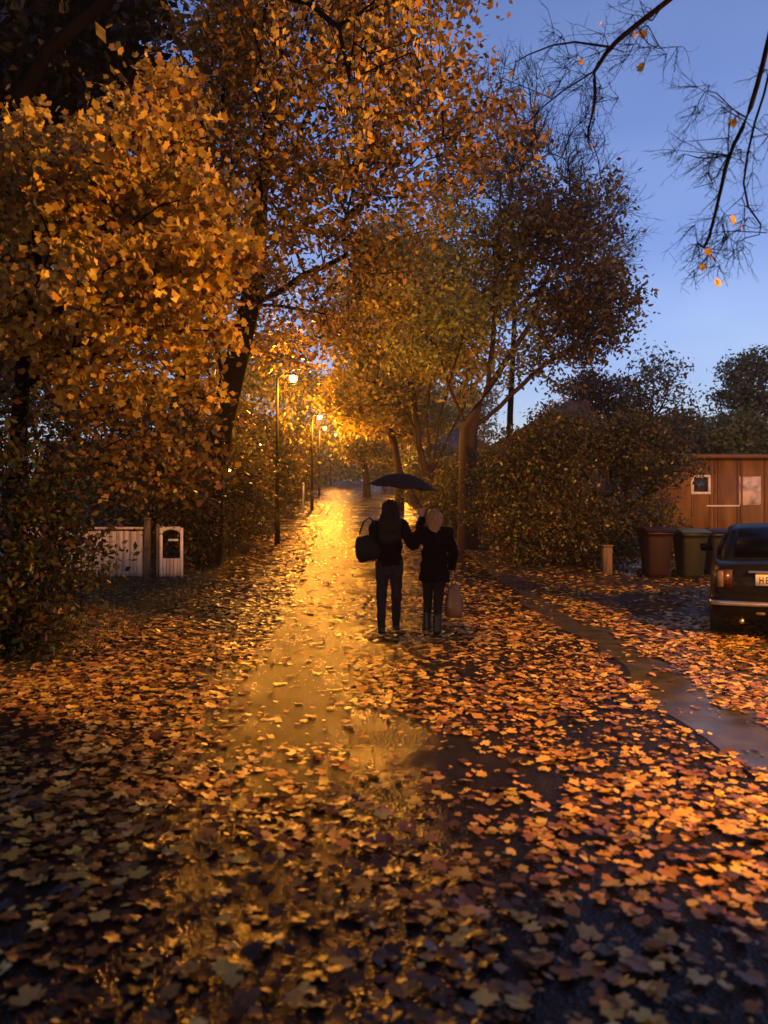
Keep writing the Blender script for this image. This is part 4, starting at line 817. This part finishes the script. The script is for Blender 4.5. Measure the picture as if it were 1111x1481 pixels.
# --- shoulder bag on that walker's left side
ba = empty('shoulder_bag', (-.16, 9.82, .93), 'bulky black shoulder bag at the left walker\'s hip', 'bag')
m = MB(); V = []
prof = [(0, .05, .12), (.02, .085, .16), (.10, .10, .175), (.20, .085, .165), (.28, .06, .14), (.31, .02, .11)]
for (z, d, w) in prof:
    for kk in range(16):
        t = 2 * math.pi * kk / 16; V.append((w * math.copysign(abs(math.cos(t)) ** .7, math.cos(t)) * (1 - .1 * z), d * math.copysign(abs(math.sin(t)) ** .7, math.sin(t)), z + .015 * math.sin(3 * t)))
m.add(V, [[i * 16 + k_, i * 16 + (k_ + 1) % 16, (i + 1) * 16 + (k_ + 1) % 16, (i + 1) * 16 + k_] for i in range(5) for k_ in range(16)] + [list(range(15, -1, -1)), list(range(80, 96))])
m.build('bag_body', M_BAG, ba, True, world=False)
MB().tube([(-.09, 0, .29), (-.06, 0, .38), (.02, 0, .50), (.10, -.02, .53), (.13, -.10, .45), (.11, -.09, .36), (.09, -.02, .29)], .012, 8).build('strap', M_BAG, ba, True, world=False)
ba.rotation_euler = (0, math.radians(-12), math.radians(12)); ba.location = (-.17, 9.80, .94)

# --- blond walker holding the umbrella (right)
pb = empty('person', (.64, 9.8, 0), 'blond person in a dark thigh-length coat, walking on the right and holding up the umbrella', 'person', 'people sharing an umbrella')
hipL, hipR = A3(-.08, 0, .82), A3(.08, 0, .82); knL, knR = A3(-.075, .10, .46), A3(.05, -.0, .45); anL, anR = A3(-.085, .10, .10), A3(.03, -.10, .09)
shL, shR = A3(-.155, 0, 1.28), A3(.155, 0, 1.28); elL, elR = A3(-.24, .05, 1.15), A3(.245, -.01, 1.03); wrL, wrR = A3(-.165, .12, 1.60), A3(.235, .06, .80)
hc = A3(.0, .02, 1.455)
wrL = A3(-.155, .11, 1.50)
HL = hand(wrL, A3(.05, .05, 1), A3(.1, 1, 0), 1, 1.25)
bp_ = [(hc + [0, 0, .025], .085, hc + [0, .012, -.035], .07, 1.1), (A3(0, -.005, 1.27), .047, hc + [0, -.01, -.05], .048), (A3(0, 0, .88), .12, A3(0, 0, 1.02), .10, .75), (A3(0, 0, 1.02), .10, A3(0, 0, 1.22), .115, .7), (shL, .052, shR, .052, .8),
       (hipL, .08, knL, .054), (knL, .052, anL, .036), (hipR, .08, knR, .054), (knR, .052, anR, .036), (anL, .033, anL + [0, .14, -.06], .027), (anR, .033, anR + [0, .13, -.05], .027),
       (shL, .046, elL, .037), (elL, .036, wrL, .026), (shR, .046, elR, .037), (elR, .036, wrR, .026)] + face(hc, .082) + HL + hand(wrR, A3(0, .1, -1), A3(-1, 0, 0), 1, 1.0)
sdf_obj('body', bp_, M_SKIN, pb, h=.0075, k=.03)
sdf_obj('hair', [(hc + [0, -.022, .035], .102, hc + [0, -.035, -.02], .102), (hc + [0, -.045, -.02], .095, A3(0, -.06, 1.33), .075, .8)], M_HAIRB, pb, h=.012, k=.04, noise=lambda g: .006 * np.sin(g[..., 0] * 120 + 8 * np.sin(g[..., 2] * 7)), cut=lambda g: g[..., 1] - .07)
sdf_obj('coat', [(A3(0, 0, .66), .205, A3(0, 0, .95), .16, .8), (A3(0, 0, .95), .16, A3(0, 0, 1.05), .145, .8), (A3(0, -.01, 1.05), .145, A3(0, -.01, 1.22), .155, .78), (shL, .08, shR, .08, .9), (A3(0, 0, 1.28), .08, A3(0, 0, 1.34), .075), (shL, .075, elL, .066), (elL, .062, wrL + [0, 0, -.04], .046), (shR, .075, elR, .06), (elR, .058, wrR + [0, 0, .04], .045)], M_COAT, pb, h=.012, k=.045, noise=wav, cut=lambda g: .665 + .01 * np.sin(g[..., 0] * 22) - g[..., 2])
sdf_obj('collar', [(A3(-.10, -.03, 1.335), .032, A3(0, -.075, 1.345), .034), (A3(0, -.075, 1.345), .034, A3(.10, -.03, 1.335), .032)], M_COAT, pb, h=.01)
sdf_obj('leggings', [(hipL, .092, knL, .06), (knL, .062, anL, .044), (hipR, .092, knR, .06), (knR, .062, anR, .044)], M_TIGHT, pb, h=.011, k=.02, cut=lambda g: .12 - g[..., 2])
for a in (anL, anR): sdf_obj('boot', [(a + [0, 0, .14], .056, a + [0, -.01, -.03], .052), (a + [0, -.01, -.045], .045, a + [0, .09, -.06], .04), (a + [0, .09, -.06], .04, a + [0, .15, -.06], .032)], M_BOOT, pb, h=.01, k=.03, cut=lambda g: .0 - g[..., 2])
# umbrella held by that walker
hp = A3(.64, 9.8, 0) + wrL + [.005, .03, .085]
um = empty('umbrella', tuple(hp - A3(.03, 0, .12)), 'open dark domed umbrella held above the two walkers', 'umbrella')
apex = at(583, 684, 9.88); top_ = apex; hd_ = hp
axis = (top_ - hd_) / np.linalg.norm(top_ - hd_)
tilt = A3(.10, -.02, 1); tilt /= np.linalg.norm(tilt); uu = np.cross(A3(0, 1, 0), tilt); uu /= np.linalg.norm(uu); vv_ = np.cross(tilt, uu); NR = 8; Rr = .455; V = []
rings = [0.0, .2, .4, .6, .8, .93, 1.0]; NS = 32
for r in rings:
    for kq in range(NS):
        t = 2 * math.pi * kq / NS; seg = 2 * math.pi / NR; loc = ((t + seg / 2) % seg) - seg / 2; sag = (math.cos(seg / 2 - 0) / math.cos(abs(abs(loc) - 0))) if False else 1 - .05 * r * (1 - abs(math.cos(NR * t / 2)))
        rad = Rr * r * sag; z = .185 * (1 - r ** 2.1) - .012 * r * (1 - abs(math.cos(NR * t / 2))) * -1
        V.append(apex + uu * rad * math.cos(t) + vv_ * rad * math.sin(t) + tilt * (z - .195))
fq = [[i * NS + k_, i * NS + (k_ + 1) % NS, (i + 1) * NS + (k_ + 1) % NS, (i + 1) * NS + k_] for i in range(len(rings) - 1) for k_ in range(NS)]
M_UMB = mat('umbrella_cloth', (.035, .024, .024), .85, spec=.1, var=.15)
cn = MB().add(V, fq).build('canopy', M_UMB, um, True); sm = cn.modifiers.new('cloth', 'SOLIDIFY'); sm.thickness = .002
for kq in range(NR):
    t = 2 * math.pi * kq / NR; MB().tube([apex + uu * Rr * r * math.cos(t) + vv_ * Rr * r * math.sin(t) + tilt * (.185 * (1 - r ** 2.1) - .195 - .005) for r in (.02, .3, .6, .85, 1.0)], .003, 5).build('rib', M_STEEL, um, True)
MB().tube([hd_ - axis * .02, apex + axis * .03], .006, 8).build('shaft', M_STEEL, um, True)
MB().tube([hd_ - axis * .10, hd_ + axis * .03], .013, 8).build('handle', M_BLACK, um, True)
# carrier bag
M_CARR = mat('thin_pink_carrier', (.22, .11, .055), .35, var=.15, bump=.5, bscale=12)
wb = A3(.64, 9.8, 0) + wrR + [0, .02, -.085]
cb = empty('carrier_bag', tuple(wb - A3(-.02, 0, .42)), 'crumpled pinkish carrier bag hanging from the right walker\'s hand', 'bag')
V = []
for (z, w, d) in [(-.09, .08, .04), (-.06, .11, .055), (.05, .12, .06), (.17, .10, .05), (.27, .07, .035), (.33, .045, .02)]:
    for kk in range(18):
        t = 2 * math.pi * kk / 18; V.append((w * math.cos(t) * (1 + .1 * math.sin(5 * t + z * 20)), d * math.sin(t), z + .01 * math.sin(4 * t)))
MB().add(V, [[i * 18 + k_, i * 18 + (k_ + 1) % 18, (i + 1) * 18 + (k_ + 1) % 18, (i + 1) * 18 + k_] for i in range(5) for k_ in range(18)] + [list(range(17, -1, -1)), list(range(90, 108))]).build('sack', M_CARR, cb, True, world=False)
for s in (-1, 1): MB().tube([(s * .03, s * .012, .32), (s * .015, s * .008, .39), (0 - .02, 0, .425)], .005, 6).build('handle', M_CARR, cb, True, world=False)

# ------------------------------------------------------------------ damp evening air
M_HAZE = bpy.data.materials.new('damp_air'); M_HAZE.use_nodes = True; ht = M_HAZE.node_tree; ht.nodes.clear()
ho = ht.nodes.new('ShaderNodeOutputMaterial'); hv = ht.nodes.new('ShaderNodeVolumePrincipled')
hv.inputs['Color'].default_value = (.9, .92, .95, 1); hv.inputs['Density'].default_value = .0011; hv.inputs['Anisotropy'].default_value = .55
ht.links.new(hv.outputs[0], ho.inputs['Volume'])
tag(MB().box((0, 197, 12), (420, 460, 30)).build('haze', M_HAZE), kind='stuff')
